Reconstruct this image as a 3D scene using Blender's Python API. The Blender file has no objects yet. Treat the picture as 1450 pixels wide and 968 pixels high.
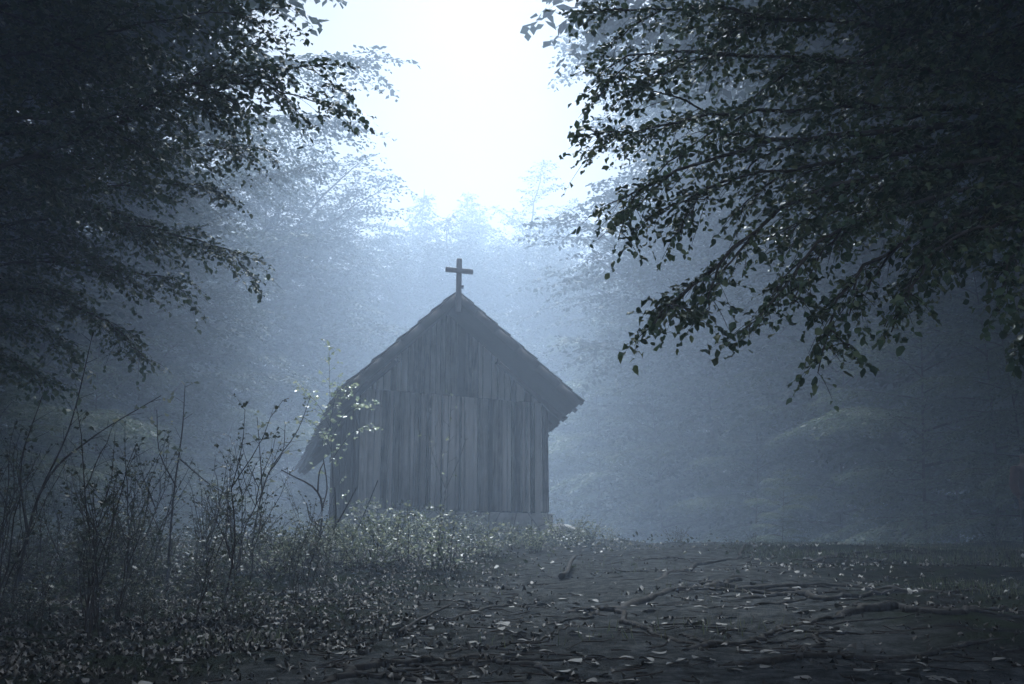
import bpy, math, random
import numpy as np
from mathutils import Vector

R = np.random.default_rng(7)
random.seed(7)
SC = bpy.context.scene
COL = SC.collection
rad = math.radians

# ------------------------------------------------------------------ camera
FPX, YH = 1600.0, 880.0            # focal length in photo pixels, eye level row
TILT = math.atan((YH - 484) / FPX)
CT, ST = math.cos(TILT), math.sin(TILT)
cam = bpy.data.cameras.new('camera')
cam.sensor_width = 36
cam.lens = FPX / 1450 * 36
cam.clip_start, cam.clip_end = 0.05, 1000
camo = bpy.data.objects.new('camera', cam)
COL.objects.link(camo)
camo.rotation_euler = (rad(90) + TILT, 0, 0)
SC.camera = camo


def ray(px, py):
    X = (px - 725) / FPX
    U = -(py - 484) / FPX
    return np.array([X, CT - U * ST, ST + U * CT])


def at(px, py, Y):
    v = ray(px, py)
    return v * (Y / v[1])


# ------------------------------------------------------------------ noise
def _hash(ix, iy, s):
    h = (ix.astype(np.int64) * 374761393 + iy.astype(np.int64) * 668265263 + s * 974634777) & 0x7fffffff
    h = ((h ^ (h >> 13)) * 1274126177) & 0x7fffffff
    return ((h ^ (h >> 16)) & 0xffff) / 65535.0


def vnoise(x, y, s=0):
    x = np.asarray(x, float); y = np.asarray(y, float)
    ix, iy = np.floor(x), np.floor(y)
    fx, fy = x - ix, y - iy
    fx = fx * fx * (3 - 2 * fx); fy = fy * fy * (3 - 2 * fy)
    a = _hash(ix, iy, s); b = _hash(ix + 1, iy, s); c = _hash(ix, iy + 1, s); d = _hash(ix + 1, iy + 1, s)
    return (a * (1 - fx) + b * fx) * (1 - fy) + (c * (1 - fx) + d * fx) * fy - 0.5


def fbm(x, y, s=0, o=4):
    t = 0; a = 1
    for k in range(o):
        t = t + a * vnoise(np.asarray(x) * 2 ** k + 17 * k, np.asarray(y) * 2 ** k - 9 * k, s + k)
        a *= 0.5
    return t


def sstep(a, b, x):
    t = np.clip((np.asarray(x, float) - a) / (b - a), 0, 1)
    return t * t * (3 - 2 * t)


# ------------------------------------------------------------------ terrain height
def path_mask(x, y):
    x = np.asarray(x, float); y = np.asarray(y, float)
    c = 0.25 + 0.13 * (y - 4) + 0.25 * np.sin(y * 0.35)
    w = 1.35 + 0.02 * y
    d = np.abs(x - c + 0.9 * fbm(x * 0.5, y * 0.5, 31, 3)) / w
    return (1 - sstep(0.7, 1.25, d)) * (1 - sstep(19, 24, y))


def gz(x, y, fine=True):
    x = np.asarray(x, float); y = np.asarray(y, float)
    side = sstep(0.8, 4.0, x)
    yc = 22.5 - 3.2 * side
    k = 1.2
    u = (y - yc) / k
    over = np.where(u > 30, u, np.log1p(np.exp(np.clip(u, -40, 30)))) * k     # metres beyond the crest
    z = -0.68 + 0.104 * (y - over)
    z = z - (0.065 * side) * over * np.exp(-over / 22)                     # falls away behind the crest
    z = z - 0.012 * over
    z = z + 0.07 * fbm(x * 0.55, y * 0.55, 13, 3) * sstep(6, 12, y)
    z = z + 0.10 * fbm(x * 0.22, y * 0.22, 3, 3) * sstep(2, 8, y)
    # low bank the chapel stands on
    z = z + 0.13 * np.exp(-((x + 1.6) / 3.4) ** 2 - ((y - 24.5) / 3.6) ** 2)
    # root ridges across the right side of the slope
    rr = np.sin(y * 1.5 + 1.6 * vnoise(x * 0.3, y * 0.2, 8) * 3 + 0.25 * x)
    z = z + 0.055 * np.maximum(rr, 0) ** 2 * sstep(0.3, 2.5, x) * sstep(6, 9, y) * (1 - sstep(16, 20, y))
    if fine:
        pm = path_mask(x, y)
        near = 1 - sstep(24, 34, y)
        z = z + (0.05 * fbm(x * 1.6, y * 1.6, 11, 3) + (0.030 - 0.014 * pm) * fbm(x * 6, y * 6, 21, 3)) * near
    # wooded hill behind and beside the clearing
    z = z + 0.20 * np.maximum(y - 66, 0) + 0.30 * np.maximum(np.abs(x) - 27, 0)
    return z


def gp(px, py, ymax=40):
    """point of the ground seen at a pixel"""
    v = ray(px, py)
    v = v / v[1]
    ys = np.arange(2.5, ymax, 0.03)
    d = v[2] * ys - gz(v[0] * ys, ys)
    i = np.argmax(d < 0) if (d < 0).any() else len(ys) - 1
    y = ys[i]
    return np.array([v[0] * y, y, float(gz(v[0] * y, y))])


# ------------------------------------------------------------------ mesh helpers
def mesh_from(name, V, F4=None, F3=None, smooth=False, polys=None):
    me = bpy.data.meshes.new(name)
    V = np.asarray(V, np.float32).reshape(-1, 3)
    me.vertices.add(len(V)); me.vertices.foreach_set('co', V.ravel())
    loops, starts, n = [], [], 0
    for F, k in ((F4, 4), (F3, 3)):
        if F is not None and len(F):
            F = np.asarray(F, np.int32).reshape(-1, k)
            loops.append(F.ravel()); starts.append(n + np.arange(len(F), dtype=np.int32) * k)
            n += F.size
    if polys:
        for p in polys:
            loops.append(np.array(p, np.int32)); starts.append(np.array([n], np.int32)); n += len(p)
    L = np.concatenate(loops); S = np.concatenate(starts)
    me.loops.add(len(L)); me.loops.foreach_set('vertex_index', L)
    me.polygons.add(len(S)); me.polygons.foreach_set('loop_start', S)
    if smooth:
        me.polygons.foreach_set('use_smooth', np.ones(len(S), bool))
    me.update(calc_edges=True); me.validate()
    return me


def link(name, me, mat=None, parent=None):
    o = bpy.data.objects.new(name, me)
    COL.objects.link(o)
    if mat is not None:
        me.materials.clear(); me.materials.append(mat)
    if parent is not None:
        o.parent = parent
    return o


def tag(o, label=None, cat=None, group=None, kind=None):
    if label: o['label'] = label
    if cat: o['category'] = cat
    if group: o['group'] = group
    if kind: o['kind'] = kind
    return o


def empty(name, loc=(0, 0, 0), rz=0.0, s=1.0):
    o = bpy.data.objects.new(name, None)
    COL.objects.link(o)
    o.location = loc; o.rotation_euler = (0, 0, rz); o.scale = (s, s, s)
    o.empty_display_size = 0.2
    return o


def copy_thing(root, loc, rz, s=1.0, label=None, group=None):
    r = root.copy(); COL.objects.link(r)
    r.location = loc; r.rotation_euler = (0, 0, rz); r.scale = (s, s, s)
    if label: r['label'] = label
    if group: r['group'] = group
    for ch in list(root.children):
        c = ch.copy(); COL.objects.link(c); c.parent = r
    return r


class MB:
    """collects quads and triangles for one mesh"""
    def __init__(self):
        self.V, self.Q, self.T, self.n = [], [], [], 0

    def add(self, V, Q=None, T=None):
        V = np.asarray(V, float).reshape(-1, 3)
        if Q is not None and len(Q): self.Q.append(np.asarray(Q, int).reshape(-1, 4) + self.n)
        if T is not None and len(T): self.T.append(np.asarray(T, int).reshape(-1, 3) + self.n)
        self.V.append(V); self.n += len(V)

    def mesh(self, name, smooth=False):
        return mesh_from(name, np.concatenate(self.V), np.concatenate(self.Q) if self.Q else None,
                         np.concatenate(self.T) if self.T else None, smooth)

    def box(self, c, half, ax=None):
        """box from centre, half sizes and optional 3 axes"""
        ax = np.eye(3) if ax is None else np.asarray(ax, float)
        s = np.array([[-1, -1, -1], [1, -1, -1], [1, 1, -1], [-1, 1, -1], [-1, -1, 1], [1, -1, 1], [1, 1, 1], [-1, 1, 1]], float)
        V = np.asarray(c, float) + (s * np.asarray(half, float)) @ ax
        self.add(V, [[0, 3, 2, 1], [4, 5, 6, 7], [0, 1, 5, 4], [1, 2, 6, 5], [2, 3, 7, 6], [3, 0, 4, 7]])

    def tube(self, P, r, n=6, cap=True):
        P = np.asarray(P, float); m = len(P)
        r = np.broadcast_to(np.asarray(r, float), (m,))
        T = np.gradient(P, axis=0); T /= np.linalg.norm(T, axis=1)[:, None] + 1e-9
        up = np.array([0, 0, 1.0]) if abs(T[0][2]) < 0.9 else np.array([1.0, 0, 0])
        A = np.cross(T, up); A /= np.linalg.norm(A, axis=1)[:, None] + 1e-9
        B = np.cross(T, A)
        a = np.linspace(0, 2 * math.pi, n, endpoint=False)
        V = P[:, None, :] + r[:, None, None] * (np.cos(a)[None, :, None] * A[:, None, :] + np.sin(a)[None, :, None] * B[:, None, :])
        i = np.arange(m - 1)[:, None] * n; j = np.arange(n)[None, :]; k = (j + 1) % n
        Q = np.stack([i + j, i + k, i + n + k, i + n + j], -1).reshape(-1, 4)
        V = V.reshape(-1, 3)
        Tn = None
        if cap:
            V = np.concatenate([V, P[:1], P[-1:]])
            c0, c1 = m * n, m * n + 1
            Tn = [[c0, (q + 1) % n, q] for q in range(n)] + [[c1, (m - 1) * n + q, (m - 1) * n + (q + 1) % n] for q in range(n)]
        self.add(V, Q, Tn)


def spline(P, n):
    """Catmull-Rom through the points, n samples"""
    P = np.asarray(P, float)
    if len(P) == 2:
        t = np.linspace(0, 1, n)[:, None]
        return P[0] * (1 - t) + P[1] * t
    E = np.concatenate([[2 * P[0] - P[1]], P, [2 * P[-1] - P[-2]]])
    m = len(P) - 1
    u = np.linspace(0, m - 1e-6, n); i = u.astype(int); f = (u - i)[:, None]
    a, b, c, d = E[i], E[i + 1], E[i + 2], E[i + 3]
    return 0.5 * (2 * b + (c - a) * f + (2 * a - 5 * b + 4 * c - d) * f ** 2 + (3 * b - a - 3 * c + d) * f ** 3)


def nrm(v):
    v = np.asarray(v, float)
    return v / (np.linalg.norm(v, axis=-1, keepdims=True) + 1e-9)


# leaf shapes: x along the leaf, y across, z up
LEAF6 = np.array([[0, 0, 0], [0.28, 0.27, 0.05], [0.68, 0.25, 0.04], [1.0, 0, -0.10], [0.68, -0.25, 0.04], [0.28, -0.27, 0.05]])
LEAF6Q = np.array([[0, 3, 2, 1], [0, 5, 4, 3]])
LEAF9 = np.array([[0, 0, 0], [0.16, 0.19, 0.035], [0.45, 0.31, 0.06], [0.76, 0.20, 0.025], [1.0, 0, -0.10], [0.76, -0.20, 0.025], [0.45, -0.31, 0.06], [0.16, -0.19, 0.035], [0.5, 0, 0]])
LEAF9Q = np.array([[0, 8, 2, 1], [8, 4, 3, 2], [0, 7, 6, 8], [8, 6, 5, 4]])
LEAF4 = np.array([[0, 0, 0], [0.5, 0.33, 0.03], [1.0, 0, -0.05], [0.5, -0.33, 0.03]])
LEAF4Q = np.array([[0, 3, 2, 1]])


class Leaves:
    def __init__(self, shape=6):
        self.T, self.Qd = {6: (LEAF6, LEAF6Q), 9: (LEAF9, LEAF9Q), 4: (LEAF4, LEAF4Q)}[shape]
        self.P, self.D, self.N, self.S = [], [], [], []

    def add(self, P, D, N, S):
        self.P.append(P); self.D.append(D); self.N.append(N); self.S.append(S)

    def count(self):
        return sum(len(p) for p in self.P)

    def mesh(self, name, curl=0.0):
        P = np.concatenate(self.P); D = nrm(np.concatenate(self.D)); N = np.concatenate(self.N); S = np.concatenate(self.S)
        Y = nrm(np.cross(N, D)); Z = np.cross(D, Y)
        T = self.T
        wv = R.uniform(0.8, 1.2, len(P))
        tz = T[None, :, 2] * (1 + curl * R.normal(size=(len(P), 1))) + curl * 0.25 * R.normal(size=(len(P), len(T)))
        V = P[:, None, :] + S[:, None, None] * (T[None, :, 0, None] * D[:, None, :] + (T[None, :, 1] * wv[:, None])[..., None] * Y[:, None, :] + tz[..., None] * Z[:, None, :])
        k = len(T)
        Q = (np.arange(len(P))[:, None, None] * k + self.Qd[None]).reshape(-1, 4)
        return mesh_from(name, V.reshape(-1, 3), Q)


# ------------------------------------------------------------------ materials
def new_mat(name):
    m = bpy.data.materials.new(name); m.use_nodes = True
    nt = m.node_tree
    b = nt.nodes['Principled BSDF']
    return m, nt, b


def N(nt, typ, **kw):
    n = nt.nodes.new(typ)
    for k, v in kw.items():
        setattr(n, k, v)
    return n


def ramp(nt, fac, stops):
    r = N(nt, 'ShaderNodeValToRGB')
    e = r.color_ramp.elements
    while len(e) < len(stops): e.new(0.5)
    for el, (p, c) in zip(e, stops):
        el.position = p; el.color = (*c, 1)
    nt.links.new(fac, r.inputs[0])
    return r.outputs[0]


def noise(nt, scale, detail=4, rough=0.55, vec=None, dist=0.0):
    n = N(nt, 'ShaderNodeTexNoise')
    n.inputs['Scale'].default_value = scale; n.inputs['Detail'].default_value = detail
    n.inputs['Roughness'].default_value = rough; n.inputs['Distortion'].default_value = dist
    if vec is not None: nt.links.new(vec, n.inputs['Vector'])
    return n.outputs['Fac']


def bump(nt, b, h, strength=0.5, dist=0.02):
    n = N(nt, 'ShaderNodeBump')
    n.inputs['Strength'].default_value = strength; n.inputs['Distance'].default_value = dist
    nt.links.new(h, n.inputs['Height']); nt.links.new(n.outputs[0], b.inputs['Normal'])


def leaf_mat(name, stops, rough=0.45, trans=0.3, spec=0.4):
    m, nt, b = new_mat(name)
    g = N(nt, 'ShaderNodeNewGeometry')
    c = ramp(nt, g.outputs['Random Per Island'], stops)
    nt.links.new(c, b.inputs['Base Color'])
    b.inputs['Roughness'].default_value = rough
    b.inputs['Specular IOR Level'].default_value = spec
    if trans > 0:
        t = N(nt, 'ShaderNodeBsdfTranslucent'); nt.links.new(c, t.inputs[0])
        mx = N(nt, 'ShaderNodeMixShader'); mx.inputs[0].default_value = trans
        out = nt.nodes['Material Output']
        nt.links.new(b.outputs[0], mx.inputs[1]); nt.links.new(t.outputs[0], mx.inputs[2]); nt.links.new(mx.outputs[0], out.inputs[0])
    return m


M_LEAF = leaf_mat('beech_leaf', [(0, (0.03, 0.055, 0.028)), (0.6, (0.055, 0.09, 0.047)), (1, (0.10, 0.12, 0.06))], 0.45, 0.22, 0.25)
M_LEAF_FAR = leaf_mat('wood_leaf', [(0, (0.045, 0.07, 0.045)), (1, (0.11, 0.14, 0.095))], 0.6, 0.5, 0.15)  # brighter leaf copy, paints in the lit boughs of the low trees
M_CROWN_FAR = leaf_mat('far_crown_leaf', [(0, (0.028, 0.045, 0.03)), (1, (0.06, 0.08, 0.055))], 0.7, 0.2, 0.1)  # darker leaf copy, paints far crowns as backlit silhouettes
M_NEEDLE = leaf_mat('spruce_needles', [(0, (0.02, 0.035, 0.022)), (1, (0.04, 0.06, 0.04))], 0.6, 0.1)
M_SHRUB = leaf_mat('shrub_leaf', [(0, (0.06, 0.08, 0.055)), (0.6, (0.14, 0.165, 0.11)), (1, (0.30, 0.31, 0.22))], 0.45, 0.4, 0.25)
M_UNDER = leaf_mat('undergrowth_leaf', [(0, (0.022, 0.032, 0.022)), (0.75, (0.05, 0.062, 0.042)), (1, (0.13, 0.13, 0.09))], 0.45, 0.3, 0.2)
M_PALE_LIT = leaf_mat('pale_lit_leaf', [(0, (0.14, 0.19, 0.11)), (1, (0.28, 0.30, 0.18))], 0.38, 0.45, 0.5)  # paleness paints in the light falling on these leaves
M_LITTER = leaf_mat('dry_leaf', [(0, (0.006, 0.0058, 0.005)), (0.5, (0.016, 0.0145, 0.012)), (0.9, (0.04, 0.036, 0.031)), (1, (0.13, 0.125, 0.115))], 0.6, 0.0, 0.12)
M_LITTER_PALE = leaf_mat('pale_dry_leaf', [(0, (0.03, 0.03, 0.027)), (0.5, (0.075, 0.074, 0.069)), (1, (0.26, 0.255, 0.24))], 0.65, 0.0, 0.12)
M_GRASS = leaf_mat('grass_blade', [(0, (0.04, 0.06, 0.03)), (1, (0.10, 0.11, 0.06))], 0.5, 0.2)


def bark_mat(name, c0, c1, scale=14, rough=0.8):
    m, nt, b = new_mat(name)
    tc = N(nt, 'ShaderNodeTexCoord')
    mp = N(nt, 'ShaderNodeMapping'); mp.inputs['Scale'].default_value = (1, 1, 0.35)
    nt.links.new(tc.outputs['Object'], mp.inputs[0])
    f = noise(nt, scale, 6, 0.6, mp.outputs[0])
    nt.links.new(ramp(nt, f, [(0.3, c0), (0.7, c1)]), b.inputs['Base Color'])
    b.inputs['Roughness'].default_value = rough
    b.inputs['Specular IOR Level'].default_value = 0.04
    bump(nt, b, f, 0.7, 0.02)
    return m


M_BARK = bark_mat('bark', (0.025, 0.022, 0.02), (0.075, 0.068, 0.06))
M_STEM = bark_mat('stem_bark', (0.014, 0.011, 0.010), (0.035, 0.028, 0.025), 30)
M_ROOT = bark_mat('root_bark', (0.009, 0.0088, 0.008), (0.04, 0.038, 0.036), 20, 0.8)


def ground_mat():
    m, nt, b = new_mat('forest_soil')
    a = N(nt, 'ShaderNodeAttribute'); a.attribute_name = 'path'
    tc = N(nt, 'ShaderNodeTexCoord'); P = tc.outputs['Object']
    n1 = noise(nt, 2.2, 6, 0.6, P); n2 = noise(nt, 9, 9, 0.72, P); n3 = noise(nt, 75, 3, 0.6, P)
    soil = ramp(nt, n2, [(0.3, (0.005, 0.0055, 0.0055)), (0.5, (0.018, 0.0185, 0.0175)), (0.72, (0.05, 0.05, 0.047))])
    moss = ramp(nt, n3, [(0.3, (0.010, 0.014, 0.008)), (0.7, (0.030, 0.039, 0.023))])
    sand = ramp(nt, n2, [(0.32, (0.015, 0.0165, 0.017)), (0.5, (0.05, 0.054, 0.055)), (0.68, (0.11, 0.117, 0.118))])
    k = ramp(nt, n1, [(0.42, (0, 0, 0)), (0.6, (1, 1, 1))])
    m1 = N(nt, 'ShaderNodeMix', data_type='RGBA'); nt.links.new(k, m1.inputs[0]); nt.links.new(soil, m1.inputs[6]); nt.links.new(moss, m1.inputs[7])
    m2 = N(nt, 'ShaderNodeMix', data_type='RGBA'); nt.links.new(a.outputs['Fac'], m2.inputs[0]); nt.links.new(m1.outputs[2], m2.inputs[6]); nt.links.new(sand, m2.inputs[7])
    nt.links.new(m2.outputs[2], b.inputs['Base Color'])
    b.inputs['Roughness'].default_value = 0.95
    b.inputs['Specular IOR Level'].default_value = 0.0
    ad = N(nt, 'ShaderNodeMath', operation='ADD'); nt.links.new(n2, ad.inputs[0]); nt.links.new(n3, ad.inputs[1])
    bump(nt, b, ad.outputs[0], 1.0, 0.05)
    return m


M_GROUND = ground_mat()


def wood_mat(name, stops, zscale=0.06, scale=9.0, spread=0.35):
    m, nt, b = new_mat(name)
    tc = N(nt, 'ShaderNodeTexCoord'); g = N(nt, 'ShaderNodeNewGeometry')
    off = N(nt, 'ShaderNodeVectorMath', operation='SCALE'); off.inputs[0].default_value = (13, 7, 31)
    nt.links.new(g.outputs['Random Per Island'], off.inputs['Scale'])
    ad = N(nt, 'ShaderNodeVectorMath', operation='ADD'); nt.links.new(tc.outputs['Object'], ad.inputs[0]); nt.links.new(off.outputs[0], ad.inputs[1])
    mp = N(nt, 'ShaderNodeMapping'); mp.inputs['Scale'].default_value = (1, 1, zscale)
    nt.links.new(ad.outputs[0], mp.inputs[0])
    gr = noise(nt, scale * 2, 5, 0.7, mp.outputs[0], 0.6)
    st = noise(nt, 1.6, 4, 0.6, ad.outputs[0])
    # board tone + grain + stains
    t1 = N(nt, 'ShaderNodeMath', operation='MULTIPLY'); nt.links.new(g.outputs['Random Per Island'], t1.inputs[0]); t1.inputs[1].default_value = spread
    t2 = N(nt, 'ShaderNodeMath', operation='MULTIPLY'); nt.links.new(gr, t2.inputs[0]); t2.inputs[1].default_value = 0.62
    t3 = N(nt, 'ShaderNodeMath', operation='MULTIPLY'); nt.links.new(st, t3.inputs[0]); t3.inputs[1].default_value = 0.32
    s1 = N(nt, 'ShaderNodeMath', operation='ADD'); nt.links.new(t1.outputs[0], s1.inputs[0]); nt.links.new(t2.outputs[0], s1.inputs[1])
    s2 = N(nt, 'ShaderNodeMath', operation='ADD'); nt.links.new(s1.outputs[0], s2.inputs[0]); nt.links.new(t3.outputs[0], s2.inputs[1])
    nt.links.new(ramp(nt, s2.outputs[0], stops), b.inputs['Base Color'])
    b.inputs['Roughness'].default_value = 0.8
    bump(nt, b, gr, 0.5, 0.01)
    return m


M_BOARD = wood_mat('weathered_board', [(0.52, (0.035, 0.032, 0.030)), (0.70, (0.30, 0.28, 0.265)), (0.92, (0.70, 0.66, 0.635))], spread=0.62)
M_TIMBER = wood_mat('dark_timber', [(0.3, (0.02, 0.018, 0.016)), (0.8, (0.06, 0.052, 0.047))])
M_TRIM = wood_mat('pale_timber', [(0.3, (0.11, 0.10, 0.095)), (0.8, (0.24, 0.22, 0.21))])
M_SHINGLE = wood_mat('roof_shingle', [(0.3, (0.018, 0.017, 0.017)), (0.8, (0.065, 0.06, 0.057))], 1.0, 6)


def stone_mat():
    m, nt, b = new_mat('fieldstone')
    tc = N(nt, 'ShaderNodeTexCoord')
    f = noise(nt, 7, 6, 0.65, tc.outputs['Object'])
    v = N(nt, 'ShaderNodeTexVoronoi', feature='DISTANCE_TO_EDGE'); v.inputs['Scale'].default_value = 3.2
    nt.links.new(tc.outputs['Object'], v.inputs['Vector'])
    c = ramp(nt, f, [(0.3, (0.24, 0.235, 0.23)), (0.7, (0.48, 0.47, 0.46))])
    e = ramp(nt, v.outputs[0], [(0.0, (0.35, 0.35, 0.35)), (0.06, (1, 1, 1))])
    mx = N(nt, 'ShaderNodeMix', data_type='RGBA', blend_type='MULTIPLY'); mx.inputs[0].default_value = 1
    nt.links.new(c, mx.inputs[6]); nt.links.new(e, mx.inputs[7]); nt.links.new(mx.outputs[2], b.inputs['Base Color'])
    b.inputs['Roughness'].default_value = 0.85
    bump(nt, b, v.outputs[0], 0.6, 0.05)
    return m


M_STONE = stone_mat()


def plain(name, c, rough=0.8, scale=40):
    m, nt, b = new_mat(name)
    tc = N(nt, 'ShaderNodeTexCoord')
    f = noise(nt, scale, 4, 0.6, tc.outputs['Object'])
    nt.links.new(ramp(nt, f, [(0.3, tuple(0.7 * k for k in c)), (0.7, tuple(min(1, 1.25 * k) for k in c))]), b.inputs['Base Color'])
    b.inputs['Roughness'].default_value = rough
    bump(nt, b, f, 0.3, 0.01)
    return m


# ------------------------------------------------------------------ ground and path
def growing(a, b, s0, g, smax):
    out = [a]; s = s0
    while out[-1] < b:
        out.append(out[-1] + s); s = min(s * g, smax)
    return out


ys = np.array(sorted(set([-60, -40, -25, -14, -8, -4, -2, -1, 0, 0.8, 1.5, 2.0, 2.5] + growing(3.0, 26, 0.035, 1.006, 0.12)[:-1] + growing(26, 112, 0.15, 1.05, 6))))
xr = growing(0, 6, 0.05, 1.003, 0.08)[:-1] + growing(6, 14, 0.08, 1.02, 0.4)[:-1] + growing(14, 92, 0.5, 1.12, 8)
xs = np.array(sorted(set([-v for v in xr] + xr)))
GX, GY = np.meshgrid(xs, ys)
GZ = gz(GX, GY)
pm = path_mask(GX, GY)
nx, ny = len(xs), len(ys)
idx = np.arange(nx * ny).reshape(ny, nx)
Q = np.stack([idx[:-1, :-1], idx[:-1, 1:], idx[1:, 1:], idx[1:, :-1]], -1).reshape(-1, 4)
VV = np.stack([GX, GY, GZ], -1).reshape(-1, 3)
qm = pm.ravel()[Q].mean(1) > 0.5
for nm, sel, lab in (('ground', ~qm, 'dark forest floor of soil and moss rising to the chapel'), ('path', qm, 'bare earth footpath climbing the slope past the chapel')):
    q = Q[sel]; u, inv = np.unique(q, return_inverse=True)
    me = mesh_from(nm, VV[u], inv.reshape(-1, 4), smooth=True)
    at_ = me.attributes.new('path', 'FLOAT', 'POINT'); at_.data.foreach_set('value', pm.ravel()[u].astype(np.float32))
    tag(link(nm, me, M_GROUND), lab, nm, kind='structure')

# ------------------------------------------------------------------ chapel
CH = empty('chapel', (-1.166, 23.317, 2.221), 0.235)
tag(CH, 'weathered wooden plank chapel with steep roof and cross in the misty clearing', 'chapel')
W2, HR, RX, SLL, SLR = 2.0, 4.285, -0.227, 0.9356, 0.829
DEP = 7.4


def boards(name, x0, x1, zf0, zf1, y, wmin, wmax, batten=True, ax='x', sgn=-1, mat=M_BOARD, bottom=None):
    mb = MB(); x = x0
    while x < x1 - 0.03:
        w = min(R.uniform(wmin, wmax), x1 - x)
        if x1 - x - w < 0.05: w = x1 - x
        g = 0.008
        a, b_ = x + g, x + w - g
        dz = R.uniform(-0.03, 0.0)
        th = R.uniform(0.012, 0.026)
        zb0 = (zf0 if bottom is None else bottom(x + w / 2)) + (dz if bottom is None else dz * 0.3)
        za, zb_ = zf1(a), zf1(b_)
        zm = None
        mid = 0.5 * (a + b_)
        pts = [(a, zb0), (b_, zb0), (b_, zb_), (a, za)]
        V = []
        tl = R.normal() * 0.004
        for yy in (y, y + sgn * th):
            for (px, pz) in pts:
                V.append((px + tl * (pz - zf0) / 2, yy, pz) if ax == 'x' else (yy, px, pz))
        mb.add(V, [[0, 1, 2, 3], [7, 6, 5, 4], [0, 4, 5, 1], [1, 5, 6, 2], [2, 6, 7, 3], [3, 7, 4, 0]])
        if batten and R.random() < 0.55:
            bw = R.uniform(0.018, 0.04)
            bx = x + R.uniform(-0.01, 0.01)
            if bx - bw > x0 and bx + bw < x1:
                V = []
                for yy in (y + sgn * (th + 0.004), y + sgn * (th + 0.03)):
                    for (px, pz) in ((bx - bw, zb0 + 0.01), (bx + bw, zb0 + 0.01), (bx + bw, zf1(bx + bw) - 0.004), (bx - bw, zf1(bx - bw) - 0.004)):
                        V.append((px, yy, pz) if ax == 'x' else (yy, px, pz))
                mb.add(V, [[0, 1, 2, 3], [7, 6, 5, 4], [0, 4, 5, 1], [1, 5, 6, 2], [2, 6, 7, 3], [3, 7, 4, 0]])
        x += w
    me = mb.mesh(name)
    return link(name, me, mat, CH)


zr = lambda x: HR - (SLL if x < RX else SLR) * abs(x - RX)
roofz = lambda x: zr(x) - 0.12
JZ = lambda x: 2.383 - 0.039 * x
boards('front_wall', -W2, W2, 0.0, lambda x: min(JZ(x) - 0.012, roofz(x)), 0, 0.045, 0.19)
gw = boards('gable_wall', -1.95, 1.95, 2.40, roofz, 0.004, 0.08, 0.19, batten=False, bottom=JZ)
gw['label'] = 'shorter gable boards standing on the wall boards below'
# side and rear walls, sides coloured dark timber to paint in their shade
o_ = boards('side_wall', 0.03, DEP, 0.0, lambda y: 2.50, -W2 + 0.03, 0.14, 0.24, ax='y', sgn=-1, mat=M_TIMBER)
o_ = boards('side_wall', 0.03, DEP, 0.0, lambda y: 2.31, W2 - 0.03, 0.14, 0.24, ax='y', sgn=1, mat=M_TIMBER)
boards('rear_wall', -W2 + 0.07, W2 - 0.07, 0.0, roofz, DEP - 0.03, 0.14, 0.24, sgn=1)
# stone footing
mb = MB()
prev = None
for side in range(3):
    n = 9 if side == 0 else 14
    for i in range(n):
        t0, t1 = i / n, (i + 1) / n
        h = 0.0 - R.uniform(0.02, 0.05)
        if side == 0:
            x0, x1 = -2.06 + 4.12 * t0, -2.06 + 4.12 * t1
            mb.box(((x0 + x1) / 2, 0.16, h / 2 - 0.35), ((x1 - x0) / 2 - 0.008, 0.27 + R.uniform(-.02, .03), 0.35 + h / 2))
        else:
            s = -1 if side == 1 else 1
            y0, y1 = 0.45 + (DEP - 0.4) * t0, 0.45 + (DEP - 0.4) * t1
            mb.box((s * (1.86 + R.uniform(-.02, .02)), (y0 + y1) / 2, h / 2 - 0.35), (0.2, (y1 - y0) / 2 - 0.008, 0.35 + h / 2))
fo = link('stone_footing', mb.mesh('stone_footing'), M_STONE, CH)
bv = fo.modifiers.new('bevel', 'BEVEL'); bv.width = 0.03; bv.segments = 2

# roof: two planes, eaves splaying outward towards the rear porch
LF, LB, RF_, RB = (-2.52, -1.2), (-2.775, 9.43), (2.35, -1.2), (2.86, 9.43)
RG0, RG1 = -1.2, 11.0
THK = 0.11


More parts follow.
